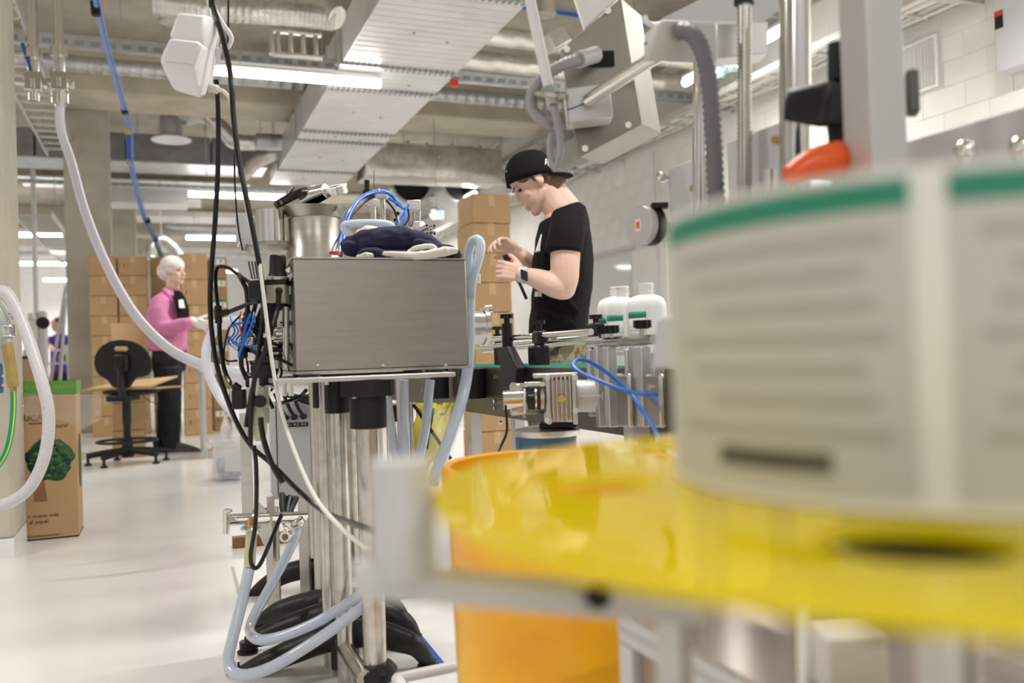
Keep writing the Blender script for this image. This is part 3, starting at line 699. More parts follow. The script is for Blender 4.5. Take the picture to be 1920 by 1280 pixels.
for a in (20, 140, 260):
    t = math.radians(a); dr = RH*math.cos(t)+FH*math.sin(t); build('ring_strut', MB().cyl(bc+UP*(zr_-.015)+dr*.03, bc+UP*zr_+dr*.222, .009, n=8), 'black', fr)
build('ring_clamp', MB().cyl(bc+UP*(zr_-.04), bc+UP*(zr_+.02), .04), 'black_rubber', fr)
build('mechanism', MB().obox(bc+UP*(zs-.05)-FH*.05, RH, FH, UP, .16, .28, .05), 'black_rubber', ch, bevel=.012)
sc_ = bc+UP*(zs-.01)+FH*.06+RH*.02
build('seat', MB().lathe([(0, -.025), (.16, -.022), (.215, -.004), (.22, .008), (.2, .018), (0, .02)], sc_, n=36), 'black_rubber', ch)
# kidney shaped backrest, seen from behind
bp = []
for (px, py) in ((205, 640), (228, 637), (252, 642), (270, 654), (281, 672), (283, 688), (279, 700), (268, 706), (255, 708), (247, 718), (240, 726), (222, 728), (210, 724), (203, 714), (192, 707), (182, 698), (177, 684), (178, 668), (188, 651)): bp.append(W(px, py, d0-.20))
slot = [W(px, py, d0-.20) for (px, py) in ((212, 652), (214, 649), (237, 649), (240, 652), (240, 655), (237, 658), (214, 658), (212, 655))]
cen = W(228, 675, d0-.2)
def rim_ring(mb, inner, outer, thick):           # plate with an opening: bridge two loops
    bm = bmesh.new(); 
    vo = [bm.verts.new(p) for p in outer]; vi = [bm.verts.new(p) for p in inner]
    for L in (vo, vi):
        for i in range(len(L)): bm.edges.new((L[i], L[(i+1) % len(L)]))
    bmesh.ops.triangle_fill(bm, use_beauty=True, edges=bm.edges[:])
    r = bmesh.ops.extrude_face_region(bm, geom=bm.faces[:]); bmesh.ops.translate(bm, verts=[g for g in r['geom'] if isinstance(g, bmesh.types.BMVert)], vec=thick)
    bm.verts.index_update(); mb.add([v.co.copy() for v in bm.verts], [tuple(v.index for v in f.verts) for f in bm.faces]); bm.free(); return mb
build('backrest', rim_ring(MB(), slot, catmull(bp+[bp[0]], 4)[:-1], FH*.025), 'black_rubber', ch, ang=50)
q = W(228, 680, d0-.22)
br = build('back_bracket', MB().obox(q, RH, FH, UP, .11, .05, .14), 'black', ch, bevel=.02)
build('adjusting_knob', MB().cyl(W(224, 683, d0-.27), W(224, 683, d0-.22), .027), 'black_gloss', br)
rp = [W(225, 690, d0-.235), W(227, 712, d0-.245), W(229, 735, d0-.22), W(234, 744, d0-.14)]
R_ = catmull(rp, 10)
build('ribbed_back_bar', MB().tube(R_, lambda i: .030 if i % 2 else .026, 10, 0), 'black', ch)
build('height_cable', MB().tube([W(262, 733, d0-.05), W(272, 745, d0-.12), W(282, 752, d0-.14), W(297, 758, d0-.10)], .004, 6, 4), 'black', ch)
for i, (pts, lab) in enumerate(((((160, 722), (320, 722), (331, 698), (246, 703)), 'lower flattened carton lying on the chair seat'), (((172, 717), (300, 713), (332, 695), (210, 702)), 'upper flattened carton lying on the chair seat'))):
    z = zs+.012+.012*i; q = [OZ(px, EYE*0+py, 0) for (px, py) in pts]
    c = sc_+UP*(.022+i*.012); hw = (.36, .31)[i]
    poly = [c-RH*hw*.85-FH*.20, c+RH*hw*.75-FH*.22, c+RH*hw+FH*.17, c-RH*hw*.45+FH*.20]
    if i == 0: poly = [c-RH*.34-FH*.17, c+RH*.28-FH*.2, c+RH*.36+FH*.15, c-RH*.2+FH*.2]
    tl2 = (.0, .07)[i]; poly[2] = poly[2]+UP*tl2; poly[3] = poly[3]+UP*tl2*.55
    build('flattened_carton', MB().prism(poly, UP*.014), 'card_light' if i else 'card', label=lab, cat='cardboard')
# ================================================================ TABLE, CLEAR BIN
a = OZ(383, 858, 0); tx0, ty0 = a.x-.02, a.y-.02
tbz = OY(383, 690, ty0).z
tl = thing('work_table', 'white work table with slim steel legs behind the hanging cables', 'table', (tx0+.6, ty0+.35, 0))
build('table_top', MB().box(tx0, tx0+1.3, ty0, ty0+.7, tbz-.03, tbz), 'white_plastic', tl, bevel=.004)
for (x, y) in ((tx0+.03, ty0+.03), (tx0+1.25, ty0+.03), (tx0+.03, ty0+.65), (tx0+1.25, ty0+.65)): build('leg', MB().box(x-.015, x+.015, y-.015, y+.015, 0, tbz-.03), 'hose_yellowed' if False else 'aluminium', tl)
for (px, m_, lab) in ((408, 'black', 'small black jar on the work table'), (419, 'yellow_cloth', 'small yellow tin on the work table')):
    q = OY(px, 688, ty0+.25); build('jar', MB().lathe([(0, 0), (.025, 0), (.025, .06), (.018, .075), (.018, .09), (0, .09)], (q.x, ty0+.25, tbz), n=14), m_, label=lab, cat='jar')
a = OZ(398, 905, 0); bx0, by0 = a.x, a.y; bx1 = bx0+.23; zt = OY(420, 826, by0).z
bn = thing('storage_bin', 'clear plastic storage bin with lid on the floor behind the machine', 'bin', ((bx0+bx1)/2, by0+.15, 0))
build('tub', MB().box(bx0+.015, bx1-.015, by0+.015, by0+.30, .003, zt-.02), 'clear_plastic', bn, bevel=.012)
build('lid', MB().box(bx0-.01, bx1+.01, by0, by0+.32, zt-.022, zt), 'clear_plastic', bn, bevel=.008)
build('contents', MB().box(bx0+.04, bx1-.04, by0+.05, by0+.27, .02, zt*.5), 'bin_contents', bn, bevel=.02)
build('paper_sheet', MB().box(bx0+.08, bx1-.03, by0+.02, by0+.024, .06, zt-.06), 'paper', bn)
q = OY(424, 815, by0+.1); build('spray_bottle', MB().lathe([(0, 0), (.033, 0), (.036, .01), (.036, .06), (.028, .10), (.014, .125), (.014, .15), (0, .15)], (q.x, by0+.12, zt+.001), n=20), 'clear_plastic', label='clear bottle standing on the storage bin lid', cat='bottle')
# ================================================================ HOSES AT THE LEFT COLUMN
hg = 'hoses by the left column'
cable('braided_hose', [(-40, 548, 3.1), (5, 545, 3.1), (30, 578, 3.1), (55, 640, 3.08), (78, 715, 3.05), (91, 775, 3.05), (86, 845, 3.05), (62, 905, 3.05), (25, 938, 3.05), (-30, 955, 3.05)], .0205, 'hose_braid', 'thick braided grey hose bending down in front of the left column', 'hose', hg, n=14)
cable('clear_hose', [(-40, 545, 3.2), (0, 556, 3.2), (18, 575, 3.2), (28, 592, 3.2), (30, 598, 3.2)], .014, 'hose_glass', 'clear hose curving over to the upper metal clamp by the left column', 'hose', hg, n=12)
cable('clear_hose', [(-40, 560, 3.2), (-8, 575, 3.2), (8, 600, 3.2), (15, 630, 3.2), (16, 642, 3.2)], .016, 'hose_glass', 'clear hose curving down to the brass fitting by the left column', 'hose', hg, n=12)
cable('clear_hose', [(-40, 590, 3.25), (-12, 600, 3.25), (0, 625, 3.25), (4, 680, 3.25)], .014, 'hose_glass', 'clear hose at the very left edge beside the brass fitting', 'hose', hg, n=12)
for (px, py, r, lab) in ((27, 581, .017, 'upper hose clamp'), (16, 619, .019, 'clamp above the brass fitting')):
    c = W(px, py, 3.2); t = thing('hose_clamp', 'shiny steel '+lab+' by the left column', 'clamp', c)
    for s_ in (-1, 1): build('band', MB().ring(c+UP*.018*s_, UP+RH*.2, r, .004, 24, 6), 'chrome', t)
    build('screw', MB().cyl(c+RH*r-UP*.02, c+RH*r+UP*.02, .006, n=8), 'chrome', t)
bfp = thing('brass_fitting', 'hexagonal brass coupling above the green hose', 'fitting', W(25, 727, 3.2))
build('body', MB().tube([W(14, 645, 3.2), W(25, 725, 3.2)], .0205, 6, 0), 'brass', bfp, ang=20)
build('upper_nut', MB().tube([W(12, 632, 3.2), W(14, 645, 3.2)], .017, 6, 0), 'chrome', bfp, ang=20)
build('lower_nut', MB().tube([W(25, 725, 3.2), W(25.5, 734, 3.2)], .013, 6, 0), 'brass', bfp, ang=20)
gh = cable('garden_hose', [(25, 733, 3.2), (25, 770, 3.2), (20, 815, 3.2), (8, 855, 3.2), (-25, 900, 3.2)], .0105, 'hose_green', 'green hose with yellow stripe below the brass fitting', 'hose', n=12)
build('stripe', MB().tube(pxpath([(27, 733, 3.19), (27, 770, 3.19), (22, 815, 3.19), (10, 855, 3.19), (-23, 900, 3.19)]), .0026, 6), 'yellow_line', gh)
pp = thing('valve_plate', 'grey bolted plate at the left edge behind the brass fitting', 'plate', W(2, 735, 3.3))
build('plate', MB().obox(W(-6, 690, 3.32), RH, FH, UP, .04, .02, .19), 'steel_blue', pp, bevel=.003)
for py in (682, 705, 722): build('bolt', MB().cyl(W(6, py, 3.32), W(6, py, 3.29), .006, n=6), 'chrome', pp)
# ================================================================ HANGING BLUE HOSE, LONG WHITE HOSES
bh = thing('blue_hose', 'blue air hose hanging diagonally from the ceiling past the column', 'hose', W(303, 485, 10.5))
pth = [(176, -30, 6.4), (180, 10, 6.5), (200, 95, 7.2), (232, 205, 8.2), (241, 243, 8.5), (243, 300, 8.9), (252, 345, 9.2), (268, 405, 9.7), (285, 440, 10.1), (303, 485, 10.5)]
build('tube', MB().tube(pxpath(pth), .0165, 10, 6), 'blue_hose', bh)
build('second_tube', MB().tube([p+RH*.03 for p in pxpath(pth)], .0085, 8, 6), 'blue_hose', bh)
build('dark_sleeve', MB().tube(pxpath([(241, 248, 8.53), (242, 275, 8.7), (243, 296, 8.86)]), .026, 10, 4), 'blue_dark', bh)
for i, (px, py, d) in enumerate(((178, 15, 6.53), (233, 208, 8.22), (276, 413, 9.8), (291, 447, 10.2))): build('black_strap', MB().tube([W(px-1, py-(12 if i == 0 else 4), d), W(px+2, py+(14 if i == 0 else 5), d)], .033 if i == 0 else .03, 10, 0), 'black', bh)
for (px, py, d) in ((241, 246, 8.5), (243, 303, 8.93)): build('yellow_strap', MB().tube([W(px-1, py-5, d), W(px, py+5, d)], .028, 10, 0), mat('ochre', (.55, .33, .03), .6), bh)
p0 = OY(113, 200, 6.2)
wh = build('white_hose', MB().tube([p0+UP*.03, p0-UP*.15]+pxpath([(134, 305, 5.55), (160, 398, 5.4), (200, 497, 5.2), (250, 585, 5.0), (310, 648, 4.8), (370, 681, 4.65), (430, 696, 4.5), (470, 704, 4.4)]), .027, 14, 6), 'hose_white', label='long white hose sweeping down from the drop pipe to the machine', cat='hose')
cable('white_hose', [(500, 655, 2.2), (480, 620, 2.6), (455, 602, 3.15), (420, 605, 3.35), (396, 628, 3.4), (386, 665, 3.4), (394, 708, 3.4), (415, 748, 3.4), (438, 775, 3.35), (455, 800, 3.3)], .0185, 'hose_white', 'white hose loop bending down left of the filling machine', 'hose', n=14)
# ================================================================ FAR HALL AT LEFT
fc = thing('far_machine', 'steel process cabinet with a black fan far away left of the column', 'machine', OZ(62, 770, 0))
q = OY(47, 700, 14.0); q2 = OY(78, 585, 14.0); fc.location = (q.x+.1, 14.2, 0)
build('body', MB().box(q.x, q2.x-.04, 14.0, 14.5, 0, q2.z-.1), 'steel', fc, bevel=.01)
build('top_tank', MB().cyl((q.x+.12, 14.2, q2.z-.1), (q.x+.12, 14.2, q2.z), .10), 'chrome', fc)
build('side_panel', MB().box(q2.x-.04, q2.x+.03, 14.0, 14.4, 0, q2.z+.02), 'aluminium', fc, bevel=.006)
c = OY(80, 605, 13.95); build('fan', MB().cyl(c, c+YV*.08, .085), 'black', fc)
q = OY(65, 452, 14.6); build('white_pole', MB().cyl((q.x, 14.6, OY(65, 583, 14.6).z-1.35), (q.x, 14.6, CZ-.001), .035, n=12), 'white_plastic', label='white vertical pipe from the ceiling left of the concrete column', cat='pipe')
for i, (a, b) in enumerate((((124, 535), (96, 705)), ((123, 560), (113, 705)))):
    A, B = OY(*a, 13.2), OY(*b, 13.2); D_ = (B-A)/(B.z-A.z); B = A+D_*(0.001-A.z)
    build('leaning_pole', MB().cyl(B, A, .022, n=10), 'aluminium', label=('slanted grey pole leaning in front of the man in purple', 'steeper grey pole in front of the man in purple')[i], cat='pole')
ft = thing('far_table', 'far work table covered with white packages in front of the purple shirt', 'table', (-2.4, 15.2, 0))
q = OY(45, 690, 15.0); q2 = OY(135, 690, 15.0)
build('table_top', MB().box(q.x, q2.x, 15.0, 15.7, .84, .87), 'desk', ft)
for x in (q.x+.05, q2.x-.05):
    for y in (15.05, 15.65): build('leg', MB().box(x-.02, x+.02, y-.02, y+.02, 0, .84), 'aluminium', ft)
for i, (px, w_, h_, m_) in enumerate(((52, .12, .2, 'white_plastic'), (63, .1, .26, 'steel_blue'), (75, .1, .2, 'desk'), (127, .12, .26, 'white_plastic'), (118, .1, .12, 'paper'))):
    q = OY(px, 680, 15.25); build('package', MB().box(q.x-w_/2, q.x+w_/2, 15.2, 15.35, .871, .871+h_), m_, label='small %s package on the far table, %s from the left' % (('white', 'blue', 'beige', 'tall white', 'low white')[i], ORD[i] if i else 'first'), cat='package', bevel=.01)
q = OY(55, 740, 12.8); carton(q.x-.2, q.x+.14, 12.8, 13.2, 0, OY(55, 672, 12.8).z, 'single carton with dark upper edge behind the paper box', None, 'card_light', False)
build('dark_liner', MB().box(q.x-.16, q.x+.1, 12.9, 13.1, OY(55, 672, 12.8).z+.001, OY(55, 668, 12.8).z+.01), 'black', label='black bag edge over the carton behind the paper box', cat='bag', bevel=.004)
# ================================================================ PEOPLE
def hand(mb, wr, a, n, s, k=1.0, curl=.5, spread=.10, thumb=.5, side=1):
    a = a.normalized(); n = (n-a*n.dot(a)).normalized(); s = s-a*s.dot(a)-n*s.dot(n); s = s.normalized()
    mb.tube([wr-a*.02*k, wr+a*.01*k, wr+a*.03*k], [.026*k, .024*k, .026*k], 12, 2)
    for t in (-.024, -.008, .008, .024): mb.tube([wr+a*.015*k+s*t*.7*k, wr+a*.05*k+s*t*k, wr+a*.088*k+s*t*k], [.013*k, .0135*k, .0115*k], 10, 3)
    L = ((.040, .025, .021), (.044, .028, .022), (.041, .026, .021), (.033, .020, .018))
    for i in range(4):
        t = .030-.020*i; d = (a+s*(1.5-i)*spread).normalized(); p = wr+a*.086*k+s*t*k; pts = [p-d*.01*k, p]; ang = 0
        for j, l in enumerate(L[i]):
            ang += curl*(.8, 1.1, .8)[j]*(1+.08*i); dd = d*math.cos(ang)+n*math.sin(ang); p = p+dd*l*k; pts.append(p)
        mb.tube(pts, [.0098*k, .0095*k, .009*k, .0082*k, .006*k], 10, 3)
    p = wr+a*.025*k+s*.026*k; d = (a*.75+s*.75+n*.25).normalized(); pts = [p-d*.012*k, p]; d2 = d
    for j, l in enumerate((.036, .028, .024)):
        p = p+d2*l*k; pts.append(p); d2 = (d2+(n*.5+a*.3-s*.25)*thumb).normalized()
    mb.tube(pts, [.014*k, .0145*k, .012*k, .0105*k, .007*k], 10, 3)
def head(mb, c, f, l, u, s=1.0):
    f, l, u = f.normalized()*s, l.normalized()*s, u.normalized()*s
    mb.ball(c+u*.038-f*.008, f*.099, l*.077, u*.088, 20, 14)
    mb.ball(c-u*.028+f*.030, f*.060, l*.058, u*.080)
    mb.ball(c-u*.070+f*.045, f*.040, l*.045, u*.040)
    for q in (-1, 1):
        mb.tube([c-u*.050+f*.004+l*.050*q, c-u*.076+f*.035+l*.040*q, c-u*.100+f*.072+l*.012*q], [.022*s, .022*s, .019*s], 10, 3)
        mb.ball(c-u*.05+f*.035+l*.03*q, f*.05, l*.03, u*.05)
        mb.ball(c-u*.028+f*.060+l*.036*q, f*.024, l*.026, u*.026)
        mb.ball(c+u*.016+f*.080+l*.032*q, f*.012, l*.022, u*.008)
        mb.ball(c-u*.012-f*.008+l*.079*q, f*.018+l*.006*q, l*.009, u*.031)
        mb.ball(c+u*.004-f*.016+l*.084*q, f*.014, l*.006, u*.018)
        mb.ball(c-u*.036+f*.0+l*.075*q, f*.009, l*.007, u*.010)
    mb.ball(c-u*.103+f*.077, f*.021, l*.024, u*.019)
    mb.tube([c+u*.015+f*.086, c-u*.010+f*.099, c-u*.034+f*.113, c-u*.043+f*.104], [.0085*s, .0090*s, .0105*s, .009*s], 10, 3)
    for q in (-1, 1): mb.ball(c-u*.040+f*.098+l*.009*q, f*.011, l*.007, u*.007)
    mb.ball(c-u*.034+f*.090, f*.018, l*.014, u*.014); mb.ball(c-u*.050+f*.086, f*.014, l*.018, u*.012)
    mb.ball(c-u*.066+f*.092, f*.011, l*.022, u*.0065); mb.ball(c-u*.078+f*.090, f*.010, l*.020, u*.0070)
def face_parts(parent, c, f, l, u, s=1.0, brow='hair'):
    f, l, u = f.normalized()*s, l.normalized()*s, u.normalized()*s
    for q in (-1, 1):
        build('eye', MB().ball(c+u*.002+f*.0765+l*.031*q, f*.010, l*.012, u*.0055, 12, 8), 'eye_dark', parent)
        build('eyebrow', MB().tube([c+u*.020+f*.091+l*.016*q, c+u*.025+f*.090+l*.032*q, c+u*.020+f*.080+l*.046*q], [.003*s, .0038*s, .002*s], 8, 3), brow, parent)
    build('lips', MB().ball(c-u*.0665+f*.0945, f*.0105, l*.020, u*.0050, 12, 8).ball(c-u*.0775+f*.0925, f*.0100, l*.018, u*.0055, 12, 8), 'lips', parent, kind='stuff')
# ---------------------------------------------------------------- man in the cap
D0 = 3.67; K = D0/FPX
def M(px, py, dd=0.0): return W(px, py, D0+dd)
ft_ = OZ(1045, 1000, 0); base = W(1047, 1005, D0); base.z = 0
man = thing('person', 'person in black cap and black t-shirt handling a small tool beside the conveyor', 'person', base)
hf = (RH*-.78-UP*.62).normalized(); hu = (RH*-.62+UP*.78).normalized(); hl = -FH
turn = .06; hf2 = (hf*math.cos(turn)-FH*math.sin(turn)).normalized(); hl2 = hu.cross(hf2).normalized()
hf, hl = hf2, hl2
hc = M(1001, 339)
body = MB(); head(body, hc, hf, hl, hu)
body.tube([hc-hu*.02-hf*.03, M(1037, 378), M(1054, 398), M(1058, 425)], [.062, .060, .066, .08], 16, 3)
body.tube([hc-hu*.06-hf*.045, M(1052, 372), M(1068, 398)], [.045, .050, .06], 14, 3)
loft(body, [(M(1056, 405), RH*.08, FH*.14), (M(1055, 440), RH*.10, FH*.17), (M(1054, 500), RH*.108, FH*.16), (M(1050, 580), RH*.105, FH*.15), (M(1047, 640), RH*.105, FH*.15), (M(1047, 690), RH*.09, FH*.13)])
for s_ in (-1, 1): body.tube([M(1047, 660, .09*s_), Vector((base.x, base.y, .50))+FH*.11*s_-RH*.03, Vector((base.x, base.y, .06))+FH*.12*s_], [.085, .06, .045], 12, 4)
# near (left) arm
body.tube([M(1064, 415, -.15), M(1060, 475, -.215), M(1059, 520, -.225), M(1057, 541, -.225)], [.062, .060, .056, .047], 16, 4)
body.tube([M(1059, 543, -.222), M(1040, 535, -.23), M(1012, 524, -.20), M(984, 515, -.16)], [.044, .050, .042, .030], 16, 4)
body.ball(M(1058, 540, -.224), RH*.046, FH*.046, UP*.046)
wr = M(983, 515, -.16)
hand(body, wr, RH*-1+UP*.28+FH*.15, FH*1-UP*.1, UP*1+RH*.2-FH*.3, 1.0, .85, .04, .5)
# far (right) arm
body.tube([M(1050, 415, .15), M(1040, 475, .20), M(1028, 525, .18)], [.058, .052, .044], 14, 4)
body.tube([M(1028, 525, .18), M(1005, 505, .10), M(978, 478, .02)], [.044, .042, .029], 14, 4)
hand(body, M(977, 477, .02), RH*-.8+UP*.55-FH*.1, FH*-.45-UP*.75, FH*.55-UP*.2-RH*.2, 1.0, .75, .04, .45)
bo = organic('body', body, 'skin', man, .0042, 4)
face_parts(bo, hc, hf, hl, hu)
# cap: crown and flat brim worn backwards, badges
def Hc(f=0, l=0, u=0): return hc+hf*f+hl*l+hu*u
cf_ = (RH*-.975-UP*.22-FH*.05).normalized(); cu_ = (UP*.975-RH*.22).normalized(); cu_ = (cu_-cf_*cu_.dot(cf_)).normalized(); cc = M(997, 337)
cap = MB()
prof = []
for i in range(9):
    t = i/8*math.pi/2; prof.append((math.cos(t)**.75, math.sin(t)**.9))
vs = []; rows = []
for (r, h) in prof:
    row = []
    for k in range(33):
        a_ = 2*math.pi*k/32; row.append(cc+cf_*(.104*r*math.cos(a_))+hl*(.090*r*math.sin(a_))+cu_*(.120*h-.004))
    rows.append(row)
cap.grid(rows)
capo = build('cap', cap, 'tshirt', man, label='black snapback cap', ang=60, solid=-.006)
build('cap_button', MB().ball(cc+cu_*.118, cf_*.009, hl*.009, cu_*.006, 10, 6), 'tshirt', capo)
bd_ = (RH*.985-UP*.03).normalized(); bu_ = UP; bc_ = M(1040, 332)
brim = [M(1030, 334)-FH*.080, M(1056, 333)-FH*.070, M(1070, 332)-FH*.040, M(1075, 332), M(1070, 331)+FH*.035, M(1055, 331)+FH*.065, M(1030, 333)+FH*.075]
build('brim', MB().prism(brim, UP*.010), 'tshirt', capo, bevel=.003)
from mathutils.bvhtree import BVHTree
_cb = BVHTree.FromPolygons([tuple(v) for v in cap.v], cap.f)
def on_cap(px, py):
    r_ = ray(px, py).normalized(); h_, n_, _, _ = _cb.ray_cast(CAMP, r_)
    if h_ is None: h_, n_, _, _ = _cb.find_nearest(CAMP+r_*3.7)
    n_ = n_ if n_.dot(r_) < 0 else -n_; return h_, n_
for (ch_, px, py, sz) in (('R', 1020, 311, .044),):
    h_, n_ = on_cap(px+4, py-5); xd = (RH-n_*RH.dot(n_)).normalized(); xd = (xd-UP*.12).normalized(); xd = (xd-n_*xd.dot(n_)).normalized(); yd = n_.cross(xd)
    text('cap_emblem', ch_, sz, h_+n_*.0075-xd*sz*.3-yd*sz*.35, xd, yd, 'paper', capo, .001)
build('cap_badge', MB().obox(M(954.5, 331)-FH*.022, RH*.5+FH, RH, UP-RH*.15, .03, .004, .038), 'tray', capo)
# hair below the cap
hr = MB()
hr.ball(Hc(-.050, 0, .004), hf*.052, hl*.076, hu*.062); hr.ball(Hc(-.070, 0, .01), hf*.038, hl*.062, hu*.058)
hr.ball(Hc(-.030, 0, .030), hf*.085, hl*.0795, hu*.085); hr.ball(Hc(-.072, 0, -.018), hf*.024, hl*.055, hu*.045)
for q in (-1, 1): hr.ball(Hc(.022, .060*q, .036), hf*.046, hl*.0185, hu*.030); hr.ball(Hc(.006, .068*q, .004), hf*.010, hl*.010, hu*.020)
hr.tube([M(1022, 336), M(1036, 345), M(1047, 355)], [.066, .062, .050], 16, 4)
organic('hair', hr, 'hair', man, .004, 3)
# t-shirt
ts = MB()
loft(ts, [(M(1063, 391), RH*.052+UP*.02, FH*.075), (M(1061, 400), RH*.080+UP*.02, FH*.12), (M(1058, 417), RH*.100, FH*.175), (M(1056, 445), RH*.113, FH*.195), (M(1055, 490), RH*.124, FH*.19), (M(1054, 540), RH*.123, FH*.178), (M(1050, 580), RH*.119, FH*.172), (M(1047, 612), RH*.121, FH*.175), (M(1046, 626), RH*.122, FH*.176)], 28)
ts.tube([M(1066, 412, -.135), M(1062, 440, -.195), M(1058, 465, -.212), M(1057.5, 473, -.215)], [.070, .072, .071, .071], 18, 4)
ts.tube([M(1052, 412, .135), M(1044, 440, .19), M(1040, 470, .20)], [.070, .07, .068], 16, 4)
for (x0_, y0_, x1_, y1_) in ((1030, 470, 1075, 545), (1020, 520, 1085, 590), (1012, 575, 1080, 612), (1040, 425, 1020, 480)):   # soft folds
    ts.tube([M(x0_, y0_, -.165), M((x0_+x1_)/2+4, (y0_+y1_)/2, -.180), M(x1_, y1_, -.165)], [.006, .016, .006], 8, 4)
tso = organic('t_shirt', ts, 'tshirt', man, .005, 4, disp=.007, dscale=7, aniso=(1, 1, 1.3))
build('shirt_print', MB().prism([M(1014, 439, -.10), M(1016, 439, -.11), M(1007, 470, -.125), M(1003, 473, -.11)], RH*.02+FH*.01), 'paper', tso)
build('shirt_print', MB().prism([M(1003, 546, -.13), M(1008, 546, -.14), M(1007, 556, -.14), M(1002, 556, -.13)], RH*.02+FH*.01), 'paper', tso)
tr_ = MB()
loft(tr_, [(M(1046, 618), RH*.114, FH*.168), (M(1047, 655), RH*.118, FH*.175), (M(1047, 695), RH*.112, FH*.17)], 24)
for s_ in (-1, 1): tr_.tube([M(1047, 670, .085*s_), Vector((base.x, base.y, .50))+FH*.11*s_-RH*.03, Vector((base.x, base.y, .09))+FH*.12*s_], [.098, .08, .068], 16, 4)
tro = organic('trousers', tr_, 'camo', man, .008, 3, disp=.008, dscale=8)
for s_ in (-1, 1): build('shoe', MB().ball(Vector((base.x, base.y, .045))+FH*.12*s_-RH*.06, RH*.14, FH*.05, UP*.045), 'black_rubber', man)
# watch, tool
wt = thing('wrist_watch', 'square smart watch with grey band on the near wrist', 'watch', M(984, 520, -.19))
wa_ = (M(1000, 521, -.18)-M(984, 515, -.16)).normalized()
build('band', MB().tube([M(983, 515.5, -.165)-wa_*.010, M(983, 515.5, -.165)+wa_*.012], .0335, 20, 0), 'panel_grey', wt)
build('case', MB().obox(M(983, 516, -.201), wa_, FH+RH*.25, UP, .034, .014, .040), 'screen', wt, bevel=.004)
tl_ = thing('test_tool', 'small black and orange tool held in both hands by the man', 'tool', M(985, 558, -.09))
build('shaft', MB().tube([M(974, 530, -.09), M(987, 560, -.11)], .0065, 10, 0), 'black', tl_)
build('grip', MB().tube([M(950, 482, -.08), M(960, 498, -.08), M(974, 530, -.09)], [.010, .014, .010], 10, 3), 'orange_knob', tl_)
build('collar', MB().tube([M(948, 478, -.08), M(953, 489, -.08)], .015, 12, 0), 'black', tl_)
build('probe_tip', MB().cyl(M(946, 443, .0), M(946, 456, .0), .0028, n=8), 'black', tl_)
# ---------------------------------------------------------------- woman in pink fleece
DW = 7.87
def N(px, py, dd=0.0): return W(px, py, DW+dd)
wb_ = OZ(318, 852, 0)
base = N(318, 851); base.z = 0
wom = thing('person', 'person in pink fleece jacket, hairnet and white gloves by the cartons', 'person', base)
wf = (RH*.93-FH*.36-UP*.05).normalized(); wl = UP.cross(wf).normalized()
wc = N(327, 508); wu = (UP+RH*.03).normalized()
b_ = MB(); head(b_, wc, wf, wl, wu, .98)
b_.tube([wc-UP*.05-wf*.02, N(322, 545), N(318, 560)], [.055, .055, .07], 14, 3)
loft(b_, [(N(318, 562), wf*.09, wl*.13), (N(315, 600), wf*.11, wl*.14), (N(316, 650), wf*.10, wl*.13), (N(318, 680), wf*.085, wl*.11)])
b_.tube([N(302, 568, -.15), N(309, 612, -.23), N(338, 609, -.25), N(362, 603, -.25)], [.048, .044, .036, .026], 12, 4)
b_.tube([N(332, 565, .15), N(342, 608, .20), N(362, 604, .10)], [.048, .042, .028], 12, 4)
for s_ in (-1, 1): b_.tube([N(316, 670, .06*s_), N(317, 750, .08*s_), N(316, 836, .07*s_+.02)], [.06, .05, .04], 12, 4)
wbo = organic('body', b_, 'skin_face', wom, .006, 4)
face_parts(wbo, wc, wf, wl, wu, .98)
hn = MB(); hn.ball(wc+UP*.045-wf*.022, wf*.112, wl*.10, UP*.096, 20, 12); hn.ball(wc-wf*.085-UP*.005, wf*.085, wl*.09, UP*.085, 20, 12)
hno = organic('hairnet', hn, 'hairnet', wom, .006, 3)
jk = MB()
loft(jk, [(N(321, 542), wf*.060, wl*.062), (N(320, 552), wf*.085, wl*.10), (N(317, 563), wf*.125, wl*.175), (N(314, 590), wf*.155, wl*.185), (N(314, 625), wf*.148, wl*.18), (N(316, 648), wf*.142, wl*.18), (N(316.5, 656), wf*.138, wl*.178)], 28)
jk.tube([N(302, 563, -.13), N(300, 590, -.20), N(307, 613, -.22), N(335, 611, -.25), N(362, 603, -.25)], [.074, .072, .066, .056, .044], 16, 4)
jk.tube([N(334, 562, .13), N(345, 606, .20), N(364, 603, .10)], [.07, .064, .045], 14, 4)
for (a, b, r) in (((299, 592), (330, 640), .013), ((305, 580), (335, 618), .012), ((290, 600), (296, 648), .012)): jk.tube([N(*a, -.17), N((a[0]+b[0])/2, (a[1]+b[1])/2, -.19), N(*b, -.17)], [.006, r, .006], 8, 3)
jo = organic('fleece_jacket', jk, 'pink', wom, .007, 3, disp=.012, dscale=7)
build('collar', MB().tube([N(308, 541, -.05), N(313, 548, -.10), N(320, 557, -.12), N(325, 566, -.14)], [.016, .020, .018, .010], 10, 3), 'pink', jo)
us = build('undershirt', MB().prism([N(325, 545, -.13), N(335, 545, -.08), N(344, 558, -.09), N(350, 578, -.08), N(351, 606, -.08), N(334, 606, -.18), (N(331, 575, -.185))], FH*.06), 'tshirt', wom)
build('shirt_print', MB().prism([N(335, 562, -.165), N(342, 561, -.115), N(346, 577, -.108), N(336, 577, -.178)], FH*.03), 'paper', us)
gl = MB(); hand(gl, N(363, 603, -.25), RH*.92-UP*.30, FH*1.0-UP*.15, UP*1.0+RH*.2, 1.15, .16, .24, .1)
gl.tube([N(358, 602, -.25), N(366, 603, -.25)], [.040, .036], 14, 0)
organic('glove', gl, 'glove', wom, .004, 2)
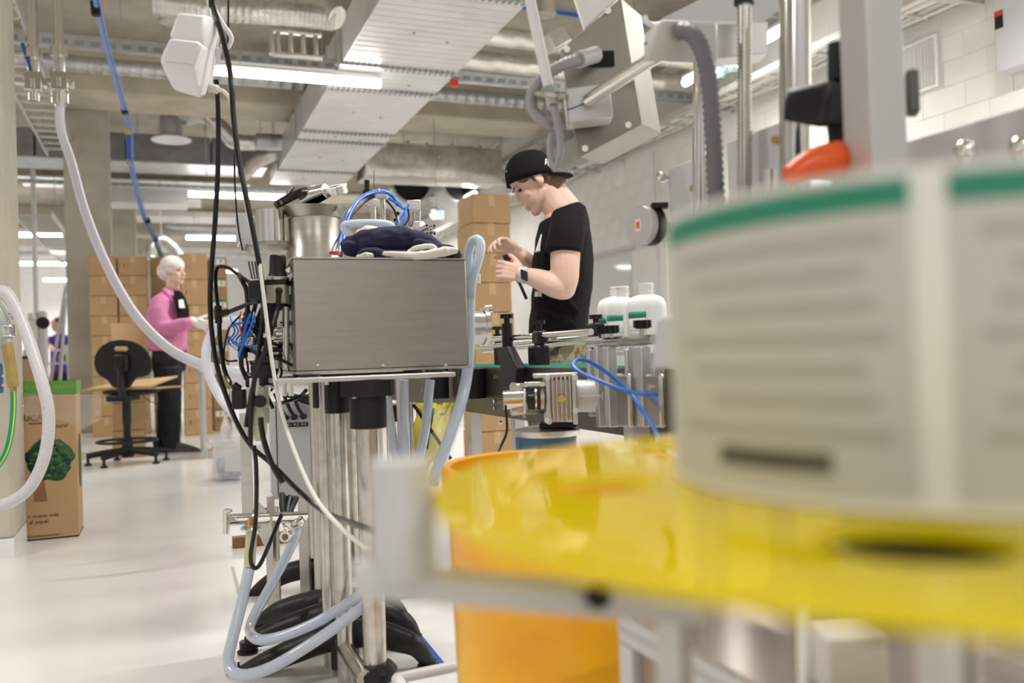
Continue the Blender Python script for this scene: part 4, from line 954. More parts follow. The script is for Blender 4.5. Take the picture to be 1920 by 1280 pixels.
gl = MB(); hand(gl, N(365, 601, .10), RH*.95-UP*.1, -UP, FH*.8, 1.1, .25, .15, .1); organic('glove', gl, 'glove', wom, .005, 2)
tw = MB()
loft(tw, [(N(317, 648), wf*.118, wl*.16), (N(318, 675), wf*.125, wl*.165), (N(318, 695), wf*.11, wl*.155)], 22)
tw.tube([N(314, 690, -.075), N(319, 745, -.08), N(320, 800, -.06), N(320, 838, -.05)], [.115, .094, .080, .072], 14, 4)
tw.tube([N(318, 690, .075), N(316, 745, .08), N(311, 800, .09), N(309, 836, .10)], [.112, .090, .074, .066], 14, 4)
organic('trousers', tw, 'trousers', wom, .008, 3, disp=.010, dscale=8)
for i, (px, dd) in enumerate(((330, -.05), (312, .12))):
    q = N(px, 842, dd); q.z = .045
    sh = build('shoe', hull(MB(), [q+RH*x+FH*y+UP*z for (x, y, z) in ((-.10, -.04, -.043), (-.10, .04, -.043), (.20, -.035, -.043), (.20, .03, -.043), (.225, 0, -.03), (-.12, -.03, .03), (-.12, .03, .03), (-.02, -.04, .055), (-.02, .04, .055), (.12, -.035, .01), (.12, .03, .01), (.20, -.02, -.01), (-.11, 0, .06))]), 'shoe', wom, bevel=.014)
    build('sole', MB().obox(q+RH*.05-UP*.036, RH, FH, UP, .32, .08, .016), 'shoe_red', sh, bevel=.004)
# ---------------------------------------------------------------- distant person in purple
DP = 16.4
def Q(px, py, dd=0.0): return W(px, py, DP+dd)
base = Q(110, 770); base.z = 0
pe = thing('person', 'distant person in purple t-shirt working at a table far left', 'person', base)
pf = (RH*-.75-FH*.6-UP*.3).normalized(); pl = UP.cross(pf).normalized(); pu = pf.cross(pl).normalized(); pc = Q(107, 608)
b_ = MB(); head(b_, pc, pf, pl, pu, 1.0)
b_.tube([pc-pu*.05-pf*.02, Q(112, 622), Q(113, 632)], [.055, .06, .09], 12, 3)
loft(b_, [(Q(113, 632), RH*.14, FH*.10), (Q(113, 660), RH*.15, FH*.12), (Q(112, 700), RH*.15, FH*.12)])
b_.tube([Q(97, 632, -.05), Q(95, 650, -.12), Q(103, 655, -.3)], [.05, .045, .03], 10, 3); b_.tube([Q(127, 634, -.05), Q(128, 652, -.12), Q(116, 656, -.3)], [.05, .045, .03], 10, 3)
hand(b_, Q(103, 655, -.3), RH*.4-FH, -UP, RH, 1, .4, .1, .3); hand(b_, Q(116, 656, -.3), RH*-.4-FH, -UP, -RH, 1, .4, .1, .3)
for s_ in (-1, 1): b_.tube([Q(112+8*s_, 695), Vector((base.x, base.y, .05))+RH*.09*s_], [.085, .05], 10, 0)
pb = organic('body', b_, 'skin', pe, .009, 3); face_parts(pb, pc, pf, pl, pu, 1.0, 'hair_dark')
hr = MB().ball(pc+pu*.055-pf*.03, pf*.095, pl*.085, pu*.078); organic('hair', hr, 'hair_dark', pe, .009, 2)
ts = MB(); loft(ts, [(Q(112, 625), RH*.07, FH*.07), (Q(113, 631), RH*.17, FH*.11), (Q(113, 660), RH*.175, FH*.135), (Q(112, 698), RH*.17, FH*.135)])
ts.tube([Q(98, 632, -.03), Q(96, 645, -.08)], [.07, .068], 12, 0); ts.tube([Q(126, 633, -.03), Q(128, 647, -.08)], [.07, .068], 12, 0)
organic('t_shirt', ts, 'purple', pe, .01, 3)
tr_ = MB(); loft(tr_, [(Q(112, 694), RH*.16, FH*.125), (Q(112, 712), RH*.16, FH*.13)])
for s_ in (-1, 1): tr_.tube([Q(112+8*s_, 705), Vector((base.x, base.y, .04))+RH*.09*s_], [.1, .07], 10, 0)
organic('trousers', tr_, 'trousers', pe, .012, 3)
# ================================================================ HANGING SOCKET BOX AND CABLES
SD = 1.95
sk = thing('hanging_socket_box', 'white angular multi socket box hanging from the ceiling on cables', 'socket box', W(352, 188, SD))
h1 = hull(MB(), pxpath([(333, 24, SD), (384, 29, SD), (317, 68, SD-.02), (381, 76, SD-.02), (398, 32, SD+.03), (414, 58, SD+.06), (403, 110, SD+.06), (345, 24, SD+.08), (335, 100, SD+.08), (378, 112, SD)]))
build('upper_hood', h1, 'socket_white', sk, bevel=.006)
h2 = hull(MB(), pxpath([(318, 71, SD-.03), (370, 76, SD-.03), (378, 84, SD-.03), (300, 110, SD-.04), (300, 118, SD-.04), (312, 118, SD-.04), (362, 122, SD-.04), (322, 164, SD), (330, 172, SD), (376, 185, SD), (386, 182, SD+.03), (404, 100, SD+.06), (398, 140, SD+.06), (330, 90, SD+.07)]))
lo_ = build('lower_hood', h2, 'socket_white', sk, bevel=.006)
build('hood_seam', MB().tube(pxpath([(311, 115.5, SD-.043), (345, 119, SD-.043), (361, 121, SD-.043)]), .0009, 6, 3), 'grey_paint', lo_)
build('back_plate', hull(MB(), pxpath([(398, 45, SD+.05), (414, 60, SD+.07), (388, 172, SD+.04), (400, 140, SD+.08), (405, 90, SD+.10), (394, 178, SD+.05)])), 'white_plastic', sk, bevel=.004)
build('side_flap', hull(MB(), pxpath([(404, 90, SD+.05), (417, 92, SD+.06), (411, 120, SD+.07), (402, 125, SD+.07), (410, 88, SD+.09)])), 'white_plastic', sk, bevel=.002)
gp = [W(393+i*1.15, 164+i*.3, SD+.05) for i in range(15)]
build('cable_gland', MB().tube(gp, lambda i: .0105 if i % 2 else .0085, 12, 0), 'cream_cloth', sk)
build('hook', MB().cyl(W(381, 30, SD+.02), W(380, 18, SD+.02), .005, n=8), 'white_plastic', sk)
build('suspension_cord', MB().tube([W(380, 20, SD+.02), W(392, -5, SD+.1), Vector((W(392, -5, SD+.1).x, W(392, -5, SD+.1).y, CZ-.002))], .004, 6, 2), 'white_plastic', sk)
def top(px, py, d): p = W(px, py, d); return Vector((p.x, p.y, CZ-.002))
def hung(name, pts, r, m, label, cat='cable', n=8):
    P = pxpath(pts); return build(name, MB().tube([top(*pts[0]), P[0]+UP*.3]+P, r, n, 6), m, label=label, cat=cat)
hung('power_cable', [(396, -10, 2.0), (400, 15, 2.0), (417, 70, 1.98), (432, 140, 1.97), (438, 220, 1.97), (448, 300, 1.97), (462, 370, 1.97), (474, 430, 1.97), (485, 490, 1.97), (494, 545, 1.97)], .0062, 'black_gloss', 'thick black cable hanging in front of the socket box down to the machine')
cable('power_cable', [(405, 150, 2.08), (408, 175, 2.08), (409.5, 240, 2.08), (408, 330, 2.08), (403, 420, 2.08), (397, 500, 2.08), (394, 570, 2.08), (398, 630, 2.08), (408, 690, 2.06), (425, 745, 2.05), (448, 800, 2.04), (475, 840, 2.03), (510, 870, 2.02), (560, 920, 1.95), (610, 960, 1.8), (700, 995, 1.4)], .0058, 'black_gloss', 'long black cable from the socket box sagging left of the machine')
cable('white_cable', [(411, 168, 2.0), (420, 172, 2.0), (432, 190, 2.0), (440, 240, 2.0), (449, 310, 2.0), (461, 380, 2.0), (471, 430, 2.0), (483, 470, 1.98), (490, 520, 1.96), (500, 600, 1.94), (512, 690, 1.92), (525, 760, 1.9), (550, 840, 1.85), (590, 930, 1.75), (640, 990, 1.6), (690, 1030, 1.4)], .0042, 'cream_cloth', 'cream cable from the socket gland running down across the machine stand')
hung('white_cable', [(391, -10, 2.02), (399, 12, 2.02), (418, 45, 2.02), (430, 62, 2.02), (434, 75, 2.02), (426, 90, 2.02), (416, 85, 2.03)], .0052, 'white_plastic', 'white cable loop beside the upper right of the socket box')
hung('thin_cable', [(428, -5, 2.15), (428, 100, 2.15), (440, 200, 2.15), (440, 330, 2.15), (446, 420, 2.15), (455, 470, 2.15)], .0022, 'black', 'thin dark cable hanging straight behind the thick cable')
# ================================================================ FILLING MACHINE
YF = 2.02
fm_base = W(640, 1180, 2.2); fm = thing('filling_machine', 'stainless filling machine on a pole stand with black arched feet', 'machine', (fm_base.x, 2.3, 0))
bx0, bx1 = OY(553, 600, YF).x, OY(877, 600, YF).x; bz0 = OY(715, 691, YF).z; bz1 = OY(715, 486, YF).z
hs = build('housing', MB().box(bx0, bx1, YF, YF+.34, bz0, bz1), 'steel_brushed', fm, bevel=.003)
build('housing_lip', MB().box(bx0-.001, bx1+.004, YF-.003, YF+.34, bz0-.006, bz0), 'steel', hs)
build('housing_top_fold', MB().box(bx0-.001, bx1+.002, YF-.002, YF+.342, bz1, bz1+.004), 'steel', hs)
for px in (595, 718, 836): q = OY(px, 685, YF); build('rivet', MB().ball(q, XV*.005, YV*.003, UP*.005, 10, 6), 'chrome', hs)
pz = OY(680, 713, 1.93).z; px0, px1 = OY(520, 712, 1.93).x, OY(855, 712, 1.93).x
pl_ = build('base_plate', MB().box(px0, px1, 1.93, 2.42, pz, pz+.010), 'aluminium', fm, bevel=.002)
for (px, y, r) in ((567, 2.24, .030), (580, 1.98, .029), (775, 2.24, .03), (816, 1.98, .030)):
    x = OY(px, 700, y).x; build('rubber_foot', MB().cyl((x, y, pz+.010), (x, y, bz0-.012), r, n=28), 'aluminium_light', fm); build('foot_pad', MB().cyl((x, y, bz0-.012), (x, y, bz0-.006), r*.8, n=24), 'black', fm)
# poles and black clamps under the plate
def pole(px, d, r, z0, z1, m='steel_worn'):
    p = W(px, 900, d); return build('pole', MB().cyl((p.x, p.y, z0), (p.x, p.y, z1), r, n=28), m, fm), p
_, p1 = pole(693, 2.0, .0262, .080, pz)
_, p2 = pole(638, 2.13, .0205, .0, pz)
_, p0 = pole(613, 2.25, .0205, .0, pz)
_, p3 = pole(589, 2.95, .0235, .12, .66)
_, p4 = pole(658, 2.85, .0235, .12, .66)
def flange(px, d, ytop, yb, r, y2=None, r2=None):
    p = W(px, 760, d); z1 = pz; z0 = W(px, yb, d).z
    f_ = build('pole_clamp', MB().cyl((p.x, p.y, z0), (p.x, p.y, z1), r, n=28), 'black', fm, bevel=.002)
    if y2: build('clamp_flange', MB().cyl((p.x, p.y, W(px, y2, d).z), (p.x, p.y, z1-.001), r2, n=8), 'black', f_)
    for s_ in (-1, 1): build('bolt', MB().cyl((p.x+r*.9*s_, p.y-r*.8, z0+.07), (p.x+r*.9*s_, p.y-r*.8, z0+.085), .006, n=8), 'chrome', f_)
flange(690, 2.0, 718, 802, .0415, 742, .062)
flange(632, 2.14, 718, 774, .030)
flange(606, 2.26, 718, 764, .026)
# arched cast legs
def leg(pts, d, feet=True):
    P = pxpath([(a, b, d+k) for (a, b, k) in pts])
    o = build('arched_leg', MB().tube(P, [.019, .026, .031, .034, .036, .034, .030, .024, .019], 14, 6), 'cast_black', fm)
    for e in (P[0], P[-1]):
        build('foot_stub', MB().cyl((e.x, e.y, max(.012, e.z-.06)), (e.x, e.y, e.z+.004), .021, n=16), 'cast_black', o)
        build('levelling_stem', MB().cyl((e.x, e.y, .004), (e.x, e.y, max(.03, e.z-.03)), .008, n=10), 'chrome', o)
        build('foot_pad', MB().lathe([(0, 0), (.026, 0), (.028, .006), (.012, .014), (0, .014)], (e.x, e.y, .0005), n=20), 'black', o)
leg([(445, 1268, .02), (495, 1244, 0), (560, 1216, 0), (620, 1194, 0), (690, 1186, 0), (742, 1197, 0), (780, 1212, 0), (803, 1240, .02)], 2.19)
leg([(464, 1204, 0), (500, 1190, 0), (560, 1168, 0), (620, 1150, 0), (690, 1142, 0), (735, 1154, 0), (762, 1170, 0), (777, 1192, 0)], 2.36)
leg([(487, 1166, 0), (520, 1146, 0), (570, 1131, 0), (615, 1125, 0), (680, 1124, 0), (725, 1130, 0), (745, 1145, 0), (757, 1160, 0)], 2.58)
leg([(466, 1132, 0), (492, 1102, 0), (535, 1076, 0), (588, 1064, 0), (660, 1062, 0), (705, 1068, 0), (728, 1082, 0), (742, 1105, 0)], 2.95)
def hub(px, py, d, w_=.065, h_=.085):
    c = W(px, py, d); o = build('leg_hub', MB().obox(c-UP*.01, RH, FH, UP, w_, .07, h_).cyl(c+UP*h_*.4-FH*.035, c+UP*h_*.4+FH*.035, w_/2, n=24), 'cast_black', fm, bevel=.004); return c
hub(647, 1212, 2.19, .058, .072); hub(592, 1088, 2.92, .05, .07); hub(625, 1150, 2.5, .06, .06)
build('tie_bar', MB().cyl(W(640, 1205, 2.15), W(684, 1272, 1.95), .0185, n=20), 'steel_worn', fm)
build('tie_bar', MB().cyl(W(594, 1080, 3.0), W(608, 1135, 2.5), .016, n=20), 'steel_worn', fm)
build('pole_collar', MB().lathe([(0, -.03), (.048, -.03), (.05, -.01), (.038, .004), (0, .004)], (p1.x, p1.y, .085), n=28), 'cast_black', fm)
build('stand_socket', MB().cyl((p1.x, p1.y, .0), (p1.x, p1.y, .06), .024, n=20), 'steel_worn', fm)
build('bolt', MB().cyl(W(585, 1151, 2.54), W(585, 1151, 2.50), .011, n=6), 'brass', fm)
# air regulator group at the left of the housing
rg = build('regulator_body', MB().obox(W(520, 548, 2.02), RH, FH, UP, .046, .045, .05), 'cream_cloth' if False else mat('pale_body', (.46, .45, .33), .4), fm, bevel=.004)
build('regulator_knob', MB().tube([W(521, 517, 2.02), W(521, 512, 2.02), W(521, 480, 2.02), W(521, 478, 2.02)], [.022, .0195, .0185, .016], 20, 0), 'black', rg)
build('regulator_band', MB().cyl(W(521, 525, 2.02), W(521, 520, 2.02), .026, n=20), 'steel', rg)
build('regulator_black_ring', MB().obox(W(521, 530, 2.02), RH, FH, UP, .047, .046, .012), 'black', rg)
build('filter_bowl', MB().cyl(W(507, 613, 2.02), W(507, 566, 2.02), .015, n=18), 'black', rg)
build('pressure_gauge', MB().obox(W(481, 545, 1.98), RH+UP*.06, FH, UP, .032, .03, .046), 'black_gloss', fm, bevel=.005)
build('elbow_fitting', MB().ball(W(523, 545, 1.98), RH*.008, FH*.01, UP*.009), 'black', rg)
fc_ = MB(); p = W(545, 600, 2.10)
for i in range(16): z = bz0+.012+i*.0145; fc_.cyl((p.x, p.y, z), (p.x, p.y, z+.006), .016, n=16)
fc_.cyl((p.x, p.y, bz0), (p.x, p.y, bz1-.01), .011, n=16); build('fluted_pipe', fc_, 'steel', fm, kind='stuff')
for (px, py, r) in ((520, 618, .012), (519, 633, .014), (520, 655, .016), (521, 668, .013)): build('clamp_ferrule', MB().obox(W(px, py, 2.06), RH, FH, UP, r*2.6, r*2, .012), 'chrome' if py < 640 else 'black_gloss', fm, bevel=.004)
build('drain_block', MB().cyl(W(519, 690, 2.06), W(519, 640, 2.06), .012, n=16), 'steel', fm)
build('small_valve', MB().cyl(W(532, 505, 2.03), W(549, 487, 2.05), .006, n=10).ball(W(541, 507, 2.0), RH*.008, FH*.008, UP*.008), 'chrome', fm, kind='stuff')
# lower air preparation unit
b2 = build('air_filter_body', MB().obox(W(484, 760, 2.0), RH, FH, UP, .040, .045, .085), MATS['pale_body'], fm, bevel=.004)
build('filter_cap', MB().cyl(W(477, 741, 1.98), W(477, 709, 1.98), .0105, n=18), 'white_plastic', b2)
build('gauge_knob', MB().cyl(W(488, 752, 1.95), W(488, 752, 1.99), .014, n=20), 'black', b2)
build('filter_bowl', MB().tube([W(484, 775, 2.0), W(485, 812, 2.0), W(486, 826, 2.0)], [.018, .018, .008], 18, 0), 'hose_yellowed', b2)
build('solenoid', MB().obox(W(449, 748, 2.05), RH, FH, UP, .030, .03, .046), 'black_gloss', fm, bevel=.004)
build('solenoid_fitting', MB().cyl(W(438, 722, 2.05), W(449, 730, 2.05), .010, n=12), 'black', fm)
build('mounting_bar', MB().cyl(W(460, 700, 2.08), W(520, 727, 2.08), .006, n=10), 'steel', fm)
build('valve_block', MB().obox(W(495, 702, 2.06), RH, FH, UP, .05, .05, .05), 'black_gloss', fm, bevel=.004)
build('bracket_strip', MB().obox(W(462, 870, 2.75), RH, FH, UP, .035, .004, .32), 'steel', fm)
build('bracket_strip', MB().obox(W(512, 1040, 2.75), RH, FH, UP, .038, .02, .30), 'steel', fm)
build('foot_bracket', MB().prism([W(478, 935, 2.72), W(512, 970, 2.72), W(512, 1060, 2.72), W(478, 985, 2.72)], FH*.004), 'steel', fm)
# tee fitting and black pneumatic hoses
tf = build('tee_fitting', MB().cyl(W(410, 606, 2.1), W(409, 573, 2.1), .0085, n=14).cyl(W(410, 589, 2.1), W(428, 584, 2.1), .0075, n=14), 'black', fm)
for i, (pts, r) in enumerate((([(428, 585, 2.1), (450, 576, 2.08), (470, 568, 2.03), (486, 565, 2.0)], .0055), ([(409, 575, 2.1), (405, 540, 2.1), (405, 510, 2.1), (412, 500, 2.1), (428, 502, 2.1), (440, 510, 2.08), (462, 525, 2.04), (475, 535, 2.0)], .0045), ([(411, 606, 2.1), (413, 640, 2.1), (420, 690, 2.1), (432, 718, 2.08), (440, 725, 2.06)], .0055),
        ([(448, 515, 2.06), (456, 530, 2.05), (462, 545, 2.05), (464, 580, 2.06), (458, 630, 2.07), (452, 680, 2.07), (462, 710, 2.06)], .0055), ([(523, 548, 1.97), (520, 580, 1.97), (508, 620, 1.96), (496, 660, 1.96), (480, 700, 1.97), (468, 760, 1.98), (462, 800, 1.98)], .006), ([(494, 545, 1.98), (492, 600, 1.97), (486, 650, 1.97), (476, 720, 1.97), (470, 790, 1.97), (470, 830, 1.97)], .0055),
        ([(489, 782, 1.93), (490, 800, 1.93), (496, 830, 1.93), (510, 870, 1.93), (530, 905, 1.93)], .0062), ([(452, 590, 2.1), (430, 615, 2.1), (421, 650, 2.1), (423, 675, 2.1), (445, 676, 2.1)], .0025), ([(476, 835, 1.98), (480, 870, 1.98), (481, 930, 1.98), (478, 990, 1.98), (470, 1040, 1.98), (474, 1062, 1.98), (486, 1060, 1.98), (505, 1020, 2.0), (528, 965, 2.05)], .0050),
        ([(530, 755, 2.2), (560, 745, 2.25), (575, 730, 2.25)], .005), ([(500, 640, 2.02), (530, 648, 2.06), (545, 640, 2.1)], .004), ([(470, 655, 2.05), (490, 668, 2.0), (520, 672, 2.0), (548, 685, 1.99)], .004))):
    build('pneumatic_hose', MB().tube(pxpath(pts), r, 8, 6), 'black_gloss', fm)
for i in range(7):   # blue signal tubes
    x = 432+i*7; build('signal_tube', MB().tube(pxpath([(x, 600+random.uniform(-8, 8), 2.12), (x+8, 622, 2.1+.01*i), (x-4, 640, 2.1), (x+14, 652+random.uniform(-6, 6), 2.08)]), .0022, 6, 5), ('blue_tube', 'blue_hose')[i % 2], fm)
for i in range(5):
    x = 452+i*6; build('signal_wire', MB().tube(pxpath([(x, 585, 2.1), (x+random.uniform(-6, 6), 610, 2.09), (x+5, 640, 2.08), (x+12, 668, 2.08)]), .0016, 6, 5), ('red', 'black', 'copper', 'black', 'paper')[i], fm)
build('chrome_riser', MB().cyl(W(536, 690, 2.04), W(536, 575, 2.04), .008, n=16), 'chrome', fm)
for i, (px, py, w_, h_, m_) in enumerate(((508, 590, .020, .030, 'black_gloss'), (530, 575, .022, .016, 'black'), (505, 628, .026, .014, 'chrome'), (532, 606, .018, .012, 'chrome'), (500, 676, .034, .018, 'black_gloss'), (470, 640, .022, .02, 'steel'), (478, 668, .03, .022, 'chrome'), (456, 660, .018, .03, 'black'), (470, 715, .018, .026, 'black_gloss'), (540, 560, .016, .02, 'blue_hose'), (505, 715, .02, .018, 'black'))): build('valve_fitting', MB().obox(W(px, py, 2.07), RH, FH, UP, w_, .03, h_), m_, fm, bevel=.004)
for i in range(12):
    a = random.uniform(445, 505); b = random.uniform(560, 640); build('pneumatic_hose', MB().tube(pxpath([(a, b, 2.12), (a+random.uniform(-25, 15), b+45, 2.09), (a+random.uniform(-10, 35), b+85, 2.06+random.uniform(0, .05)), (a+random.uniform(-5, 25), b+random.uniform(110, 150), 2.08)]), random.choice((.0028, .0036, .0045)), 8, 6), 'black_gloss', fm)
for pts in ([(478, 592, 2.05), (470, 615, 2.04), (458, 640, 2.04), (448, 668, 2.05)], [(470, 588, 2.06), (462, 610, 2.05), (455, 640, 2.05)], [(428, 632, 2.1), (440, 642, 2.08), (462, 648, 2.06), (482, 650, 2.06)], [(432, 612, 2.1), (448, 606, 2.08), (470, 604, 2.06)]): build('signal_tube', MB().tube(pxpath(pts), .0032, 8, 6), 'blue_tube', fm)
for i in range(3): build('sensor_rod', MB().cyl(W(466+i*6, 490, 2.05), W(473+i*5, 523, 2.05), .0018, n=6), 'black', fm)
# chrome end cylinder at the right of the housing
q = W(876, 614, 2.25); ec = build('end_cylinder', MB().cyl(OY(872, 614, 2.2), OY(903, 614, 2.2), .046, n=30), 'chrome', fm)
build('end_cap', MB().cyl(OY(903, 614, 2.2), OY(910, 614, 2.2), .051, n=30), 'chrome', ec); build('end_knob', MB().cyl(OY(910, 580, 2.2), OY(921, 579, 2.2), .012, n=14), 'chrome', ec)
build('outlet_rod', MB().cyl(OY(872, 640, 2.2), OY(915, 636, 2.2), .010, n=14), 'steel', ec)
build('hose_fitting', MB().obox(OY(888, 524, 2.2), XV, YV, UP, .03, .03, .03).cyl(OY(888, 524, 2.2), OY(900, 523, 2.2), .008, n=10), 'chrome', ec, bevel=.003)
build('fitting_stem', MB().cyl(OY(882, 572, 2.2), OY(884, 528, 2.2), .006, n=10), 'chrome', ec)
# hopper with open lid
HD = 2.62; hc_ = W(590, 474, HD); k = HD/FPX
hp = thing('hopper', 'round stainless hopper with open hinged lid behind the housing', 'hopper', hc_)
build('barrel', MB().lathe([(0, -.28), (.083, -.28), (.083, 0), (.080, .005), (.080, .098), (.083, .10)], hc_, n=40), 'steel', hp)
build('rim_collar', MB().lathe([(.080, .098), (.098, .128), (.100, .131), (.095, .131), (.078, .10)], hc_, n=40), 'steel_brushed', hp)
sl = build('side_chute', MB().lathe([(0, 0), (.040, 0), (.040, .092), (0, .092)], W(508, 454, HD-.06), n=28), 'chrome', hp)
build('chute_skirt', MB().lathe([(.02, -.02), (.055, 0), (.055, .012), (.03, .012)], W(512, 462, HD-.04), n=28), 'steel_brushed', sl)
build('square_duct', MB().obox(W(460, 432, HD+.2), RH, FH, UP, .048, .05, .10), 'galvanised', hp, bevel=.003)
build('duct_elbow', MB().cyl(W(456, 467, HD+.2), W(462, 456, HD+.2), .03, n=20), 'steel', hp)
lc = W(548, 380, HD); la = (RH*.45+UP*1-FH*.2).normalized()
lid = build('lid', MB().lathe([(0, 0), (.052, 0), (.056, .006), (.056, .024), (0, .03)], W(552, 381, HD), (UP*.9-RH*.42-FH*.1), 30), 'black_gloss', hp)
build('lid_clamp', MB().tube(pxpath([(565, 378, HD), (590, 366, HD), (612, 358, HD-.02)]), [.025, .028, .022], 18, 3), 'chrome', lid)
build('clamp_ring', MB().lathe([(.030, -.012), (.040, -.012), (.040, .012), (.030, .012), (.030, -.012)], W(628, 357, HD), (UP*.95-RH*.15-FH*.3), 28), 'chrome', lid)
build('wing_bolt', MB().tube(pxpath([(538, 372, HD), (542, 360, HD), (550, 350, HD)]), [.004, .008, .006], 8, 3), 'steel', lid)
build('latch', MB().prism([W(626, 384, HD-.05), W(650, 396, HD-.05), W(640, 412, HD-.05)], FH*.004), 'steel_brushed', hp)
build('support_column', MB().cyl((hc_.x, hc_.y, 0), hc_-UP*.27, .03, n=16), 'steel', hp)
build('red_button', MB().cyl(W(628, 477, 2.42), W(628, 472, 2.42), .016, n=16), 'red', hp)
# cover sheet behind the cylinder (cream panel)
q = W(657, 430, 3.1); build('cream_panel', MB().obox(Vector((q.x, q.y, .55)), RH, FH, UP, .09, .02, 1.10), mat('cream_panel', (.75, .62, .36), .6), label='cream upright panel between hopper and pneumatic cylinder', cat='panel')
# pneumatic press behind the housing
PD = 2.85
pr = thing('pneumatic_press', 'small pneumatic press with two chrome posts and blue tubes behind the folded jacket', 'press', W(715, 470, PD))
build('front_post', MB().cyl(Vector((W(717, 440, PD).x, W(717, 440, PD).y, 0)), W(717, 374, PD), .0085, n=16), 'chrome', pr)
build('rear_post', MB().cyl(Vector((W(700, 440, PD+.12).x, W(700, 440, PD+.12).y, 0)), W(700, 385, PD+.12), .0085, n=16), 'chrome', pr)
build('post_cap', MB().obox(W(717, 368, PD), RH, FH, UP, .033, .03, .018), 'aluminium', pr, bevel=.002)
build('cross_beam', MB().obox(W(702, 380, PD+.05), RH*.9+FH*.6-UP*.25, FH*.9-RH*.6, UP, .08, .02, .022), 'aluminium', pr, bevel=.002)
build('black_cylinder', MB().cyl(W(688, 362, PD), W(688, 338, PD), .0085, n=16).obox(W(692, 364, PD), RH, FH, UP, .035, .03, .022), 'black', pr)
build('antenna_rod', MB().cyl(W(701, 352, PD), W(701, 320, PD), .0012, n=6), 'hook_dark', pr)
for px in (768, 777, 786): build('cylinder_rod', MB().cyl(W(px, 430, PD), W(px, 376, PD), .0055, n=10), 'chrome', pr)
build('cylinder_head', MB().obox(W(777, 386, PD), RH, FH, UP, .042, .035, .035), 'cast_alu', pr, bevel=.003)
build('cylinder_base', MB().obox(W(777, 422, PD), RH, FH, UP, .038, .035, .022), 'chrome', pr, bevel=.003)
for (px, py) in ((748, 384), (760, 392), (745, 400), (742, 412)): build('elbow_fitting', MB().ball(W(px, py, PD-.02), RH*.008, FH*.008, UP*.006), 'black', pr)
for i, (pts, r) in enumerate((([(636, 478, 2.55), (640, 445, 2.6), (650, 405, 2.7), (670, 375, 2.75), (695, 360, 2.78), (720, 358, 2.8), (736, 368, 2.8), (745, 385, 2.82)], .0045), ([(642, 470, 2.58), (650, 420, 2.65), (668, 382, 2.72), (695, 363, 2.76), (725, 362, 2.8), (742, 376, 2.82), (752, 386, 2.82)], .0038), ([(728, 372, 2.8), (742, 380, 2.8), (757, 392, 2.8)], .0038), ([(766, 384, 2.8), (757, 400, 2.78), (745, 415, 2.76), (733, 432, 2.75)], .0042), ([(762, 392, 2.79), (758, 412, 2.77), (750, 430, 2.76), (742, 440, 2.75)], .0038))):
    build('air_tube', MB().tube(pxpath(pts), r, 8, 6), 'blue_tube', pr)
for pts in ([(640, 480, 2.6), (646, 440, 2.64), (660, 405, 2.7), (685, 378, 2.75), (702, 369, 2.78)], [(724, 375, 2.8), (738, 392, 2.8), (744, 408, 2.8)], [(765, 392, 2.79), (766, 410, 2.78), (752, 430, 2.76)]): build('air_tube', MB().tube(pxpath(pts), .0032, 8, 6), 'black', pr)
for (px, py, d) in ((712, 359, 2.79), (748, 412, 2.76)): build('cable_tie', MB().ring(W(px, py, d), RH+UP*.2, .009, .0018, 16, 6), 'paper', pr)
# slotted aluminium profile, end towards the camera
c = W(807.5, 430, 2.55); a_ = .0155; s1, s2, s3 = .0035, .0075, .0095
def slot_outline():
    q = [(a_, a_), (s1, a_), (s1, a_-.004), (s2, a_-.004), (s2*.6, s2*.6+.001), (-s2*.6, s2*.6+.001), (-s2, a_-.004), (-s1, a_-.004), (-s1, a_)]; out = []
    for r in range(4):
        for (x, y) in q[:-0] if False else q:
            for _ in range(r): x, y = -y, x
            out.append((x, y))
    return out
apo = thing('slotted_profile', 'slotted aluminium profile bar with its end face towards the viewer', 'profile bar', c)
build('bar', MB().prism([c+XV*x+UP*y for (x, y) in slot_outline()], YV*.5), 'aluminium', apo, ang=20)
build('bar_support', MB().cyl((c.x, c.y+.42, 0), (c.x, c.y+.42, c.z-a_), .012, n=12), 'aluminium', apo)
for (x, y) in ((a_*.72, a_*.72), (-a_*.72, a_*.72), (a_*.72, -a_*.72), (-a_*.72, -a_*.72), (0, 0)): build('bore_hole', MB().obox(c-YV*.0004+XV*x+UP*y, XV, YV, UP, .006 if x else .004, .001, .006 if x else .004), 'dark_void', apo)
# folded navy jacket on the housing
JD = 2.17; jz = bz1+.004
def J(px, py, dd=0): return W(px, py, JD+dd)
jt = thing('folded_jacket', 'navy jacket with cream lining crumpled on top of the stainless housing', 'jacket', J(760, 488))
n_ = MB()
n_.tube([J(652, 464, .02), J(672, 458, 0), J(710, 452, -.02), J(760, 452, -.01), J(800, 462, 0), J(835, 475, 0)], [.020, .026, .030, .032, .027, .012], 16, 5)
n_.tube([J(660, 468, .1), J(700, 455, .1), J(760, 450, .12), J(820, 468, .1)], [.02, .034, .034, .016], 14, 4)
n_.ball(J(715, 446, .06), RH*.045, FH*.06, UP*.018); n_.ball(J(660, 466, 0), RH*.024, FH*.04, UP*.018)
n_.tube([J(672, 480, -.05), J(690, 474, -.06), J(715, 476, -.06), J(760, 482, -.06), J(810, 482, -.05), J(858, 478, -.02)], [.007, .010, .009, .011, .012, .012], 12, 5)
n_.tube([J(780, 460, -.04), J(812, 466, -.05), J(845, 472, -.04), J(860, 482, -.02)], [.016, .015, .014, .010], 12, 4)
organic('cloth', n_, 'navy', jt, .0032, 3, disp=.0075, dscale=16, aniso=(1, 1, 2.2))
c_ = MB()
c_.tube([J(672, 442, .05), J(690, 436, .03), J(705, 434, .05)], [.012, .018, .012], 12, 4)
